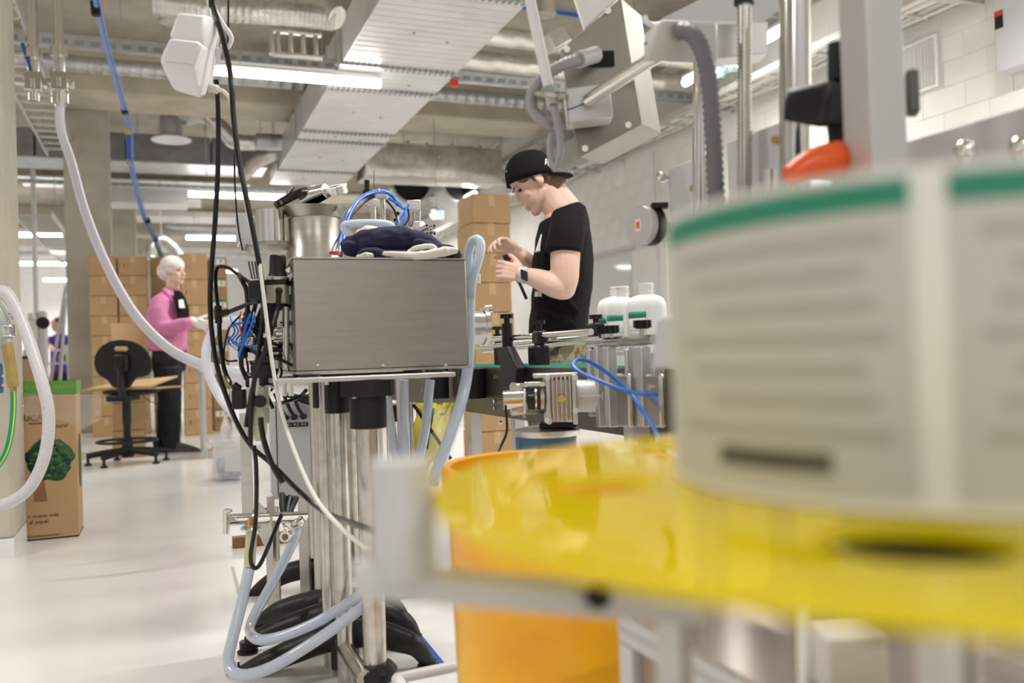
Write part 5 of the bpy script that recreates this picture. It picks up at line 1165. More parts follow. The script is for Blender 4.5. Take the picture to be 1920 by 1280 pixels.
c_.tube([J(718, 474, -.075), J(755, 479, -.08), J(800, 478, -.078), J(835, 471, -.065), J(856, 470, -.05)], [.005, .009, .0105, .0105, .007], 12, 5)
c_.tube([J(765, 472, -.07), J(785, 464, -.07), J(808, 462, -.068), J(818, 465, -.06)], [.004, .006, .006, .003], 10, 4)
c_.tube([J(670, 481, -.055), J(688, 478, -.075), J(700, 479, -.07)], [.004, .006, .004], 10, 3)
o = organic('lining', c_, 'cream_cloth', jt, .0026, 2, disp=.003, dscale=30); o['kind'] = 'stuff'
# ================================================================ CLEAR HOSES ROUND THE MACHINE
hg = 'clear hoses of the filling machine'
def hose(pts, r, label, m='hose_clear', n=14): return cable('clear_hose', pts, r, m, label, 'hose', hg, n=n)
hose([(672, 462, 2.45), (655, 440, 2.45), (645, 427, 2.45), (652, 420, 2.45), (690, 418, 2.45), (725, 420, 2.45), (736, 428, 2.45), (740, 445, 2.45)], .0112, 'clear hose bent like a frame above the folded jacket')
hose([(880, 560, 2.28), (879, 520, 2.28), (878, 480, 2.28), (884, 455, 2.27), (896, 449, 2.26), (901, 462, 2.25), (896, 490, 2.24), (886, 520, 2.24), (882, 560, 2.26)], .0128, 'clear hose loop standing up at the right end of the housing')
hose([(880, 560, 2.26), (880, 640, 2.26), (876, 700, 2.26), (866, 750, 2.24), (848, 805, 2.2), (828, 860, 2.15), (812, 905, 2.1)], .0150, 'rightmost clear hose slanting down from the housing to the yellow disc')
hose([(807, 712, 2.35), (803, 750, 2.34), (798, 800, 2.32), (788, 850, 2.3), (775, 920, 2.28)], .0125, 'clear hose second from the right below the base plate')
hose([(758, 712, 2.3), (758, 760, 2.3), (759, 830, 2.3), (762, 920, 2.28)], .0120, 'straight braided hose below the middle of the base plate')
hose([(726, 745, 2.3), (732, 790, 2.3), (740, 840, 2.3), (752, 900, 2.28)], .0118, 'short clear hose beside the black pole clamp')
hose([(557, 985, 2.42), (552, 1010, 2.40), (528, 1060, 2.34), (498, 1115, 2.28), (474, 1160, 2.2), (469, 1185, 2.13), (488, 1199, 2.06), (530, 1192, 2.04), (590, 1168, 2.04), (640, 1138, 2.05), (690, 1105, 2.06), (730, 1080, 2.1)], .0128, 'upper clear hose looping from the valve round the black feet')
hose([(468, 1062, 2.1), (460, 1100, 2.1), (448, 1150, 2.08), (434, 1205, 2.05), (428, 1235, 2.04), (436, 1258, 2.02), (462, 1265, 2.0), (510, 1250, 1.98), (570, 1215, 1.98), (630, 1175, 2.0), (690, 1130, 2.03), (730, 1100, 2.08)], .0133, 'lower clear hose looping widest in front of the black feet')
hose([(471, 985, 2.12), (471, 1010, 2.12), (469, 1040, 2.11), (468, 1064, 2.1)], .0133, 'yellowed hose stub hanging from the copper fitting', 'hose_yellowed')
# valve manifold
vm = thing('valve_manifold', 'chrome pipe manifold with clamps at the foot of the machine', 'valve', W(500, 985, 2.3))
build('pipe', MB().cyl(W(425, 974, 2.18), W(570, 968, 2.45), .0145, n=18), 'chrome', vm)
build('wing_handle', MB().cyl(W(424, 1000, 2.18), W(424, 958, 2.18), .008, n=12).ball(W(427, 957, 2.17), RH*.012, FH*.006, UP*.006), 'chrome', vm)
build('clamp', MB().ring(W(478, 975, 2.22), RH+FH*.2, .022, .006, 28, 8), 'chrome', vm); build('clamp', MB().ring(W(470, 990, 2.12), UP, .018, .006, 28, 8), 'chrome', vm)
build('copper_fitting', MB().cyl(W(470, 995, 2.12), W(470, 978, 2.14), .012, n=16), 'copper', vm)
build('blue_cap', MB().cyl(W(481, 993, 2.14), W(481, 986, 2.14), .008, n=12), 'blue_tube', vm)
build('valve_body', MB().ball(W(553, 978, 2.42), RH*.026, FH*.026, UP*.024).cyl(W(560, 986, 2.42), W(545, 968, 2.42), .022, n=18), 'chrome', vm)
build('valve_clamp', MB().ring(W(535, 1006, 2.38), FH, .012, .004, 20, 6), 'chrome', vm)
build('clamp_tongue', MB().tube(pxpath([(530, 978, 2.38), (535, 990, 2.37), (535, 1000, 2.37)]), .005, 8, 3), 'chrome', vm)
build('manifold_bracket', MB().obox(W(508, 965, 2.32), RH, FH, UP, .012, .03, .10), 'steel', vm)
for i, (pts) in enumerate(([(535, 930, 2.5), (532, 950, 2.48), (536, 972, 2.45)], [(545, 930, 2.5), (540, 950, 2.47), (537, 972, 2.44)], [(556, 932, 2.5), (546, 955, 2.47), (540, 974, 2.44)], [(529, 925, 2.5), (529, 950, 2.47), (533, 970, 2.44)])): build('cable_bundle', MB().tube(pxpath(pts), .008, 8, 4), 'black', vm)
# grey control cabinet
CD = 2.78; a = W(517, 755, CD); b = W(598, 930, CD)
cbx = thing('control_cabinet', 'light grey control cabinet with three cable glands behind the poles', 'cabinet', W(555, 935, CD))
w_ = (b-a).dot(RH); cc_ = (a+b)/2+FH*.06
build('body', MB().obox(cc_, RH, FH, UP, w_, .12, a.z-b.z), 'grey_paint', cbx, bevel=.004)
build('door_edge', MB().obox(cc_-RH*(w_/2+.012), RH, FH, UP, .02, .125, a.z-b.z+.01), 'panel_grey', cbx, bevel=.003)
build('hinge_profile', MB().obox(cc_-RH*(w_/2+.03)+FH*.02, RH, FH, UP, .012, .09, a.z-b.z-.02), 'white_plastic', cbx, bevel=.003)
for i, px in enumerate((537, 553, 570)):
    q = W(px, 783-i*1.5, CD-.0); g1 = build('cable_gland', MB().cyl(q-FH*.018, q, .0095, n=8), 'black', cbx)
    build('gland_cable', MB().tube(pxpath([(px, 783-i*1.5, CD-.02), (px-9, 768, CD-.05), (px-16, 752, CD-.06), (px-22, 738, CD-.05)]), .0055, 8, 4), 'black', g1)
tp = build('label_strip', MB().obox(W(556, 796, CD-.001), RH, FH, UP+RH*-.0, .072, .002, .013), 'black', cbx)
text('strip_lettering', 'M-1  M-2  M-3', .0105, W(537, 798.5, CD-.0035), RH, UP, 'paper', tp, .0004)
build('cabinet_stand', MB().obox(Vector((cc_.x, cc_.y, b.z/2)), RH, FH, UP, .03, .03, b.z), 'steel', cbx)
for i in range(5): build('cable_coil', MB().ring(W(560+i*3, 742+i*2, CD-.06+.02*i), UP+RH*.1*i, .035+.006*i, .004, 28, 6), 'black', cbx)
for px in (533, 546): build('white_tube', MB().cyl(W(px, 742, CD-.1), W(px, 715, CD-.1), .008, n=12), 'cream_cloth', cbx)
a = OZ(437, 1029, 0); tm = MB().box(a.x, a.x+.36, a.y, a.y+.05, .001, .045)
build('timber_block', tm, 'wood', label='brown timber bar on the floor behind the manifold', cat='timber', bevel=.003)
# ================================================================ CONVEYOR
CX = 1.0; cz1 = .735; cz0 = .578
cv = thing('conveyor', 'dark conveyor with green edge strips, guide rails and black clamps in front of the man', 'conveyor', (CX+.1, 2.6, 0))
def cp(px, py, X=CX): return OX(px, py, X)
build('side_panel', MB().box(CX, CX+.006, 1.15, 4.3, cz0, cz1), 'dark_conveyor', cv)
build('far_side_panel', MB().box(CX+.20, CX+.206, 1.15, 4.3, cz0, cz1), 'dark_conveyor', cv)
build('bottom_panel', MB().box(CX+.007, CX+.199, 1.15, 4.3, cz0, cz0+.006), 'dark_conveyor', cv)
build('belt', MB().box(CX+.02, CX+.186, 1.15, 4.3, cz1-.012, cz1-.002), 'cast_alu', cv)
build('edge_strip', MB().box(CX-.001, CX+.014, 1.15, 2.86, cz1+.0005, cz1+.007), 'green_belt', cv)
build('edge_strip', MB().box(CX-.001, CX+.014, 2.95, 4.2, cz1+.0005, cz1+.007), 'green_belt', cv)
build('edge_strip', MB().box(CX+.192, CX+.207, 1.15, 4.2, cz1+.0005, cz1+.007), 'green_belt', cv)
for (px, py) in ((928, 706), (930, 765), (820, 740), (795, 730), (930, 752), (822, 758), (940, 792)):
    q = cp(px, py); build('bolt', MB().cyl((CX-.008, q.y, q.z), (CX, q.y, q.z), .007, n=8), 'chrome', cv)
for y in (2.95, 1.5):
    for x in (CX+.02, CX+.186): build('leg', MB().box(x-.02, x+.02, y-.02, y+.02, 0, cz0), 'aluminium', cv, bevel=.002)
# black roller housings on the panel
for px, py0, py1, r in ((907, 690, 745, .045), (845, 700, 745, .035)):
    a = cp(px, py0); b = cp(px, py1); build('drum_housing', MB().cyl((CX-.045, a.y, b.z), (CX-.045, a.y, cz1-.004), r, n=24), 'black', cv)
# guide rails and clamps
def railY(name, px0, py0, px1, py1, X, r, m='chrome'): a, b = OX(px0, py0, X), OX(px1, py1, X); return build(name, MB().cyl(a, b, r, n=16), m, cv), a, b
railY('guide_rail', 880, 639, 1108, 622, CX-.02, .0085)
railY('guide_rail', 880, 652, 1118, 631, CX+.03, .0075)
railY('guide_rail', 905, 658, 1112, 639, CX+.18, .0075)
def clamp(px, ytop, ybot, X, w_, foot=True):
    t = OX(px, ytop, X); b = OX(px, ybot, X); y = t.y; o = build('clamp_post', MB().cyl((X, y, cz1-.005), (X, y, t.z-.028), w_, n=20), 'black', cv)
    build('knob_stem', MB().cyl((X, y, t.z-.03), (X, y, t.z-.008), w_*.55, n=14), 'black', o)
    kb = MB()
    for i in range(6): a = i*math.pi/3; kb.cyl((X+w_*.85*math.cos(a), y+w_*.85*math.sin(a), t.z-.012), (X+w_*.85*math.cos(a), y+w_*.85*math.sin(a), t.z), w_*.42, n=10)
    kb.cyl((X, y, t.z-.012), (X, y, t.z), w_*.95, n=18); build('star_knob', kb, 'black', o, kind='stuff')
    return o
o = clamp(950, 589, 690, CX-.03, .0165); q = OX(950, 660, CX-.03)
arm = [cp(938, 652), cp(968, 652), cp(1003, 690), cp(985, 728), cp(955, 715)]
build('swivel_arm', MB().prism([Vector((CX-.048, q.y+dy, z)) for (dy, z) in ((.045, .80), (-.04, .80), (-.12, .735), (-.09, .66), (-.01, .68))], (.03, 0, 0)), 'black', o, bevel=.004)
o = clamp(1010, 600, 680, CX+.03, .0155); q = OX(1010, 660, CX+.03)
build('clamp_base', MB().obox((CX+.03, q.y, cz1+.035), XV, YV, UP, .045, .07, .06), 'black', o, bevel=.008)
o = clamp(932, 612, 690, CX+.18, .0155); o = clamp(1117, 590, 660, CX+.18, .0165)
for (px, py, X) in ((1012, 632, CX-.02), (1117, 618, CX+.02)): q = OX(px, py, X); build('rail_clamp', MB().obox(q, XV, YV, UP, .03, .05, .034), 'black', cv, bevel=.006)
build('rail_end', MB().cyl(OX(912, 641, CX-.02), OX(921, 640, CX-.02), .012, n=16), 'white_plastic', cv)
# front aluminium brackets with round cross bar
BX = .93
brk = thing('bracket_row', 'row of upright aluminium brackets carrying a chrome cross bar before the white bottles', 'bracket', (BX, 1.9, 0))
for i, (px, top_, bot_, w_) in enumerate(((1118, 655, 780, 10), (1133, 650, 800, 12), (1152, 650, 800, 14), (1190, 655, 800, 10), (1212, 650, 800, 22), (1240, 660, 800, 14))):
    a = OX(px-w_*.5, top_, BX); b = OX(px+w_*.5, bot_, BX); y0, y1 = min(a.y, b.y), max(a.y, b.y)
    build('upright', MB().box(BX-.02, BX+.004, y0, y1, b.z, a.z), 'aluminium', brk, bevel=.002)
for (px, py) in ((1170, 720), (1228, 725)):
    a = OX(px, py, BX-.03); pl3 = build('cover_plate', MB().box(BX-.036, BX-.024, a.y-.03, a.y+.03, OX(px, 800, BX-.03).z, OX(px, 700, BX-.03).z), 'steel', brk, bevel=.006)
    build('cap_screw', MB().cyl((BX-.042, a.y, a.z), (BX-.036, a.y, a.z), .005, n=10), 'chrome', pl3)
build('cross_bar', MB().cyl(OX(1106, 643, BX), OX(1168, 640, BX), .0115, n=18), 'chrome', brk)
build('cross_bar', MB().cyl(OX(1171, 640, BX), OX(1226, 636, BX), .0105, n=18), 'steel', brk)
build('bar_joint', MB().cyl(OX(1168, 641, BX), OX(1171, 641, BX), .014, n=18), 'chrome', brk)
for (px, ytop, w_) in ((1131, 611, .0150), (1146, 610, .0155), (1204, 600, .0165)):
    q = OX(px, ytop, BX); st = build('knob_stem', MB().cyl((BX, q.y, OX(px, 645, BX).z), (BX, q.y, q.z-.010), .006, n=10), 'steel', brk)
    kb = MB().cyl((BX, q.y, q.z-.018), (BX, q.y, q.z), w_*.85, n=18)
    for i in range(8): a = i*math.pi/4; kb.cyl((BX+w_*.9*math.cos(a), q.y+w_*.9*math.sin(a), q.z-.016), (BX+w_*.9*math.cos(a), q.y+w_*.9*math.sin(a), q.z), w_*.28, n=8)
    build('star_knob', kb, 'black', st, kind='stuff')
build('floor_post', MB().box(BX-.02, BX+.02, 1.62, 1.66, 0, .62), 'aluminium', brk)
# ================================================================ WHITE BOTTLES
def bottle(px, ybase_d, label, hh, neck_px, wpx, lab_px, r2=.045):
    d = ybase_d; c = W(px, 690, d); c.z = cz1-.002; k = d/FPX; a = wpx/2*k; top_ = W(px, hh, d).z
    t = thing('bottle', label, 'bottle', c, 'white bottles on the conveyor')
    H = top_-c.z; sh = H-.030
    prof = [(0, .0, .92), (.004, .0, 1), (sh-.045, 0, 1), (sh-.032, 0, .985), (sh-.021, 0, .94), (sh-.012, 0, .86), (sh-.005, 0, .70), (sh, 0, .40)]
    nk = Vector(RH)*((neck_px-px)*k)
    b_ = MB(); rings = []
    for i, (z, _, s_) in enumerate(prof):
        off = nk*max(0, (1-s_)/.64); rings.append((c+UP*z+off, RH*a*s_, FH*r2*s_))
    loft(b_, rings, 32); build('body', b_, 'bottle_white', t, ang=60)
    n = MB().cyl(c+UP*(sh-.002)+nk, c+UP*H+nk, .0165, n=24)
    for i in range(3): n.cyl(c+UP*(sh+.008+i*.008)+nk, c+UP*(sh+.011+i*.008)+nk, .0185, n=24)
    build('threaded_neck', n, 'bottle_white', t, kind='stuff')
    if lab_px:
        w2 = .02; q = W(lab_px, 600, d); off = (q-c).dot(RH); f = math.sqrt(max(.05, 1-(off/a)**2)); 
        def onb(x, z): f_ = math.sqrt(max(.0, 1-min(.999, x/a)**2)); return c+RH*x+UP*z-FH*(r2*f_+.0012)
        rows = [[onb(off-w2+i*2*w2/6, z) for i in range(7)] for z in (.03, .140)]
        lb = build('label', MB().grid(rows), 'label_text', t, solid=.0004, ang=0)
        rows = [[onb(off-w2+i*2*w2/6, z)-FH*.0006 for i in range(7)] for z in (.124, .140)]
        build('green_band', MB().grid(rows), 'green_print', lb, solid=.0004, ang=0)
        for j in range(8):
            rows = [[onb(off-w2*.9+i*1.8*w2/4, z)-FH*.0006 for i in range(5)] for z in (.040+j*.009, .044+j*.009)]
            build('text_line', MB().grid(rows), 'paper', lb, solid=.0003, ang=0)
bottle(1150, 2.62, 'hindmost white bottle on the conveyor, farthest from the label roll', 537, 1160, 54, 1133)
bottle(1166, 2.42, 'middle white bottle on the conveyor between the two others', 536, 1172, 52, 1151)
bottle(1216, 2.24, 'front white bottle on the conveyor nearest the label roll', 530, 1217, 76, 1192)
# ================================================================ GEAR MOTOR
GD = 2.0
gm = thing('gear_motor', 'cast aluminium gear motor with cooling fins and round end cap beside the orange drum', 'motor', W(1030, 815, GD))
def G(px, py, dd=0): return W(px, py, GD+dd)
kg = GD/FPX
ecp = build('end_cap', MB().cyl(G(944, 750), G(981, 748), .0215, n=30), 'chrome', gm)
build('cap_cable', MB().tube(pxpath([(948, 762, GD-.02), (950, 785, GD-.01), (950, 810, GD), (940, 835, GD+.02), (930, 860, GD+.1)]), .003, 8, 5), 'black', ecp)
build('end_flange', MB().cyl(G(981, 752), G(987, 752), .040, n=8), 'cast_alu', gm, bevel=.003)
for (px, py) in ((962, 721), (978, 722), (965, 771), (980, 773)): build('flange_screw', MB().cyl(G(px-4, py), G(px+6, py), .0045, n=8), 'chrome', gm)
build('flange_plate', MB().obox(G(970, 748, .03), RH, FH, UP, .035, .06, .072), 'cast_alu', gm, bevel=.006)
build('shaft_window', MB().obox(G(1001, 746, -.028), RH, FH, UP, .030, .004, .052), 'screen', gm, bevel=.002)
build('coupling', MB().cyl(G(990, 747, -.034), G(1003, 747, -.034), .010, n=16), 'black', gm)
build('coupling_ring', MB().lathe([(.010, 0), (.024, 0), (.024, .004), (.010, .004), (.010, 0)], G(1003, 747, -.034), RH, 24), 'chrome', gm)
build('bell_housing', MB().cyl(G(986, 747, .02), G(1020, 747, .02), .036, n=28), 'cast_alu', gm)
build('bell_top', MB().obox(G(1003, 720, 0), RH, FH, UP, .05, .05, .012), 'chrome', gm, bevel=.003)
gb = build('gearbox', MB().obox(G(1050, 748, .03), RH, FH, UP, .075, .08, .105), 'cast_alu', gm, bevel=.008)
for i in range(6): build('cooling_fin', MB().obox(G(1036+i*8.2, 748, -.018), RH, FH, UP, .0042, .026, .100), 'cast_alu', gb, bevel=.001)
for px in (1028, 1077): build('end_rib', MB().obox(G(px, 748, -.020), RH, FH, UP, .011, .03, .112), 'cast_alu', gb, bevel=.003)
for (px, py) in ((1026, 708), (1026, 788), (1079, 708), (1079, 770)): build('corner_lug', MB().cyl(G(px, py, -.04), G(px, py, -.01), .0065, n=12), 'chrome', gb)
build('brass_plug', MB().cyl(G(1053, 747, -.036), G(1053, 747, -.024), .0085, n=16), 'brass', gb)
build('top_fins', MB().obox(G(1040, 703, .02), RH, FH, UP, .10, .08, .010), 'cast_alu', gb, bevel=.003)
mt = build('motor_barrel', MB().cyl(G(1080, 742, .02), G(1128, 742, .02), .037, n=28), 'aluminium_light', gm)
build('motor_clamp', MB().obox(G(1103, 742, -.02), RH, FH, UP, .056, .002, .004), 'paper', mt)
build('mount_disc', MB().lathe([(0, -.012), (.076, -.012), (.080, -.006), (.080, .002), (.05, .008), (0, .008)], G(1023, 806, .05), UP, 40), 'cast_alu', gm)
build('mount_drum', MB().lathe([(0, -.08), (.068, -.08), (.072, 0), (0, 0)], G(1023, 813, .05), UP, 36), 'steel_blue', gm)
build('gear_foot', MB().obox(G(1045, 795, .03), RH, FH, UP, .085, .07, .012), 'black', gm, bevel=.003)
q = G(1023, 830, .05); build('motor_column', MB().cyl((q.x, q.y, 0), (q.x, q.y, q.z), .03, n=16), 'steel', gm)
cable('blue_air_tube', [(1232, 740, 1.62), (1200, 738, 1.64), (1160, 728, 1.68), (1115, 710, 1.72), (1085, 696, 1.75), (1074, 684, 1.77), (1084, 674, 1.79), (1105, 678, 1.8), (1140, 700, 1.8), (1180, 735, 1.78), (1208, 775, 1.7), (1225, 800, 1.62), (1243, 845, 1.5), (1258, 895, 1.4), (1276, 940, 1.35)], .0042, 'blue_tube', 'bright blue air tube looping in front of the aluminium brackets', 'tube', n=12)
# bags and odds under the conveyor
rows = []
for i in range(12):
    u = i/11; rows.append([W(775+80*u+6*math.sin(9*v+3*u), 755+115*v*(.8+.3*math.sin(3*u+1)), 3.25-.15*math.sin(3.1*u)*v+random.uniform(-.015, .015)) for v in [k/9 for k in range(10)]])
yb = build('yellow_sack', MB().grid(rows), 'yellow_cloth', label='crumpled yellow sack hanging behind the clear hoses', cat='sack', solid=.003, ang=0)
rows = []
for i in range(12):
    u = i/11; rows.append([W(806+46*u+5*math.sin(8*v+4*u), 765+108*v, 3.05-.14*math.sin(3.1*u)*(.4+v)+random.uniform(-.015, .015)) for v in [k/9 for k in range(10)]])
build('clear_sack', MB().grid(rows), 'film', label='clear plastic sack under the conveyor beside the rightmost hose', cat='sack', solid=.002, ang=0)
q = W(738, 775, 3.0); bb = thing('switch_box', 'small black switch box hanging under the conveyor behind the hoses', 'box', q)
build('case', MB().obox(q, RH, FH, UP, .04, .03, .055), 'black', bb, bevel=.003)
build('button', MB().cyl(W(737, 787, 2.985), W(737, 787, 2.97), .006, n=12), 'grey_paint', bb)
build('bracket', MB().obox(W(748, 757, 3.0), RH, FH, UP, .12, .03, .006), 'steel', bb)
qq = W(770, 757, 3.0); build('stand_rod', MB().cyl((qq.x, qq.y, 0), qq, .008, n=10), 'steel', bb)
for i, (a, b) in enumerate((((775, 758, 3.0), (845, 860, 3.0)), ((812, 765, 3.1), (800, 840, 3.1)))):
    build('black_strut', MB().cyl(W(*a), W(*b), .006, n=8), 'black', label=('black slanted strut behind the clear hoses', 'thin black rod behind the clear hoses')[i], cat='strut')
# low tray corner at the bottom
q = OZ(735, 1290, .03); a = W(735, 1272, 1.9); b = W(850, 1266, 1.9)
tz = thing('floor_trolley', 'white low trolley frame at the bottom edge before the orange drum', 'trolley', Vector((a.x, a.y, 0)))
zt_ = max(.03, a.z)
build('front_rail', MB().tube([Vector((a.x, a.y-.25, zt_)), Vector((a.x+.01, a.y-.03, zt_)), Vector((a.x+.04, a.y, zt_)), Vector((a.x+.32, a.y+.02, zt_))], .012, 12, 5), 'white_plastic', tz)
build('deck', MB().box(a.x+.03, a.x+.30, a.y-.25, a.y-.02, zt_-.015, zt_-.005), 'white_plastic', tz)
for (dx, dy) in ((.05, -.05), (.28, -.02)): build('caster', MB().cyl((a.x+dx-.008, a.y+dy, .0125), (a.x+dx+.008, a.y+dy, .0125), .012, n=14), 'black', tz)
# ================================================================ ORANGE DRUM
dc = W(1050, 880, 1.33); dc.z = 0; dz = .615; dr_ = .177
dm = thing('orange_drum', 'stained orange plastic drum with open top below the yellow disc', 'drum', dc)
build('shell', MB().lathe([(0, 0), (dr_-.025, 0), (dr_-.018, .02), (dr_-.012, .30), (dr_-.006, dz-.05), (dr_-.004, dz-.045), (dr_+.003, dz-.03), (dr_+.003, dz-.008), (dr_-.002, dz), (dr_-.012, dz-.002), (dr_-.014, dz-.03), (dr_-.030, .03), (0, .03)], dc, n=56), 'orange_drum', dm)
# ================================================================ TABLE UNDER THE LABELLER
tc_ = W(1160, 1140, 1.0); TX, TY, TZ = tc_.x, tc_.y, tc_.z
tbl = thing('labeller_table', 'steel topped table with aluminium profile frame at the lower right', 'table', (TX+.4, TY-.4, 0))
build('table_top', MB().box(TX, TX+.9, TY-1.2, TY, TZ-.004, TZ), 'panel_shiny', tbl)
build('frame_rail', MB().box(TX-.002, TX+.028, TY-1.2, TY, TZ-.036, TZ-.005), 'aluminium_light', tbl, bevel=.002)
build('frame_rail', MB().box(TX+.03, TX+.9, TY-.03, TY, TZ-.036, TZ-.005), 'aluminium_light', tbl, bevel=.002)
for y in (TY-.03, TY-1.2): build('frame_post', MB().box(TX-.002, TX+.028, y, y+.03, 0, TZ-.037), 'aluminium_light', tbl, bevel=.002)
build('frame_post', MB().box(TX+.87, TX+.9, TY-.03, TY, 0, TZ-.037), 'aluminium_light', tbl)
build('side_sheet', MB().box(TX+.008, TX+.012, TY-1.165, TY-.032, .06, TZ-.037), mat('brown_sheet', (.34, .24, .17), .4, .3), tbl)
build('edge_groove', MB().box(TX-.003, TX-.0015, TY-1.2, TY-.001, TZ-.024, TZ-.018), 'grey_paint', tbl)
# ================================================================ LABELLING MACHINE
lb_base = CAMP+FH*1.05+RH*.442; lm = thing('labelling_machine', 'labelling machine with grey post, stainless head and yellow turntable disc', 'machine', Vector((lb_base.x, lb_base.y, TZ)))
DC = CAMP+FH*.459+RH*.219; DZ = .711; DR = .261
ds = MB()
# yellow disc with round openings
bm = bmesh.new(); ov = [bm.verts.new((DC.x+DR*math.cos(t), DC.y+DR*math.sin(t), DZ)) for t in [2*math.pi*i/96 for i in range(96)]]
for i in range(96): bm.edges.new((ov[i], ov[(i+1) % 96]))
for k in range(6):
    an = math.radians(180+62*k); c = DC+(RH*math.cos(an)+FH*math.sin(an))*.178
    iv = [bm.verts.new((c.x+.033*math.cos(t), c.y+.033*math.sin(t), DZ)) for t in [2*math.pi*i/32 for i in range(32)]]
    for i in range(32): bm.edges.new((iv[i], iv[(i+1) % 32]))
bmesh.ops.triangle_fill(bm, use_beauty=True, edges=bm.edges[:])
r = bmesh.ops.extrude_face_region(bm, geom=bm.faces[:]); bmesh.ops.translate(bm, verts=[g for g in r['geom'] if isinstance(g, bmesh.types.BMVert)], vec=(0, 0, -.006))
bm.verts.index_update(); ds.add([v.co.copy() for v in bm.verts], [tuple(v.index for v in f.verts) for f in bm.faces]); bm.free()
build('turntable_disc', ds, 'yellow_acrylic', lm, ang=30, label='glossy yellow disc with round holes')
build('disc_spindle', MB().cyl((DC.x, DC.y, TZ), (DC.x, DC.y, DZ-.006), .016, n=18), 'steel', lm)
build('spindle_hub', MB().cyl((DC.x, DC.y, DZ-.035), (DC.x, DC.y, DZ-.0065), .05, n=24), 'black', lm)
nb_ = DC+RH*-.05-FH*.15
build('drive_box', MB().obox(Vector((nb_.x, nb_.y, DZ-.016)), RH, FH, UP, .13, .085, .012), 'black', lm, bevel=.004)  # black plate added beneath the near hole to make it look black
# arm with round peg, seen out of focus in front
a0 = W(716, 1088, .45); a1 = W(1260, 1135, .50); zA = a0.z
build('swing_arm', MB().obox((a0+a1)/2, a1-a0, UP.cross(a1-a0), UP, (a1-a0).length+.03, .024, .016), 'aluminium_light', lm, bevel=.003)
pg = W(758, 1060, .45); build('guide_peg', MB().cyl(pg-UP*.005, Vector((pg.x, pg.y, W(758, 862, .45).z)), .0165, n=28), 'aluminium_light', lm)
build('arm_screw', MB().cyl(W(1122, 1118, .475), W(1122, 1118, .465), .007, n=12), 'black', lm)
q = Vector((a1.x, a1.y, zA)); build('arm_support', MB().cyl((q.x, q.y, TZ), (q.x, q.y, a1.z), .010, n=14), 'steel', lm)
# main post
pb_ = Vector((lb_base.x, lb_base.y, 0)); build('main_post', MB().obox(pb_+UP*(TZ+(2.2-TZ)/2), RH*.92+FH*.3, FH*.92-RH*.3, UP, .052, .05, 2.2-TZ), 'aluminium', lm, bevel=.003)
# plates along the machine
mat('panel_light', (.66, .65, .675), .5)
def plateY(X, x0, yt0, x1, yb, m='panel_light', th=.012, name='side_plate'):
    a, b = OX(x0, yt0, X), OX(x1, yt0, X); z0 = OX(x0, yb, X).z; return build(name, MB().box(X, X+th, b.y, a.y, z0, a.z), m, lm, bevel=.002)
pA = plateY(.92, 1252, 317, 1322, 700); pB = plateY(.93, 1362, 268, 1492, 700)
q = OX(1252, 333, .92); bs = build('ball_knob', MB().ball((.905, q.y, q.z), XV*.011, YV*.011, UP*.011).cyl((.905, q.y, q.z), (.92, q.y, q.z), .005, n=10), 'chrome', lm)
for (px, py, X) in ((1304, 353, .92), (1403, 325, .93), (1458, 262, .93)): q = OX(px, py, X); build('cap_screw', MB().cyl((X-.008, q.y, q.z), (X, q.y, q.z), .0065, n=10), 'brass', lm)
pC = plateY(.98, 1690, 268, 1990, 900)
for (px, py) in ((1808, 283), (1912, 275)): q = W(px, py, 1.05); build('chrome_peg', MB().cyl(q, q-UP*.2, .010, n=16), 'chrome', lm); build('peg_ball', MB().ball(q, RH*.013, FH*.013, UP*.013), 'chrome', lm)
q = W(1862, 300, 1.15); build('dark_bushing', MB().cyl(q, q+RH*.05, .02, n=16), 'hook_dark', lm)
# sensor wheel
q = W(1197, 422, 1.62); ax = (RH*.80+FH*.55).normalized()
sw = build('sensor_wheel', MB().cyl(q, q+ax*.042, .036, n=36), 'aluminium', lm, bevel=.002)
build('wheel_belt', MB().cyl(q+ax*.016, q+ax*.036, .0366, n=36), 'black', sw)
st_ = build('wheel_sticker', MB().obox(q-ax*.0006, UP, ax, UP.cross(ax), .022, .001, .015), 'paper', sw); build('sticker_spot', MB().obox(q-ax*.0012, UP, ax, UP.cross(ax), .012, .001, .008), 'orange_knob', st_)
build('wheel_shaft', MB().cyl(q+ax*.04, q+ax*.16, .010, n=14), 'steel', sw)
build('wheel_latch', MB().obox(W(1236, 386, 1.62), RH, FH, UP, .03, .02, .010), 'black', sw)
# stainless head box
HD_ = 1.75
fr_ = pxpath([(1049, 95), (1163, -6), (1203, 234), (1083, 296)], HD_); ex = RH*.062+FH*.13+UP*.012
hb = build('head_box', MB().prism(fr_, ex), 'steel_head', lm, bevel=.003)
for (px, py) in ((1063, 92), (1140, 20), (1097, 278), (1178, 234)): build('box_screw', MB().cyl(W(px, py, HD_-.006), W(px, py, HD_), .0065, n=10), 'chrome', hb)
build('head_cover', MB().prism(pxpath([(1076, -10), (1160, -10), (1096, 52)], HD_-.03), FH*.02), 'white_plastic', hb)
build('recess', MB().obox(W(1128, 110, HD_-.004), RH, FH, UP, .05, .004, .03), 'dark_void', hb)
for (px, py) in ((1096, 234), (1110, 228)): build('slot', MB().obox(W(px, py, HD_-.002), RH, FH, UP, .008, .004, .012), 'dark_void', hb)
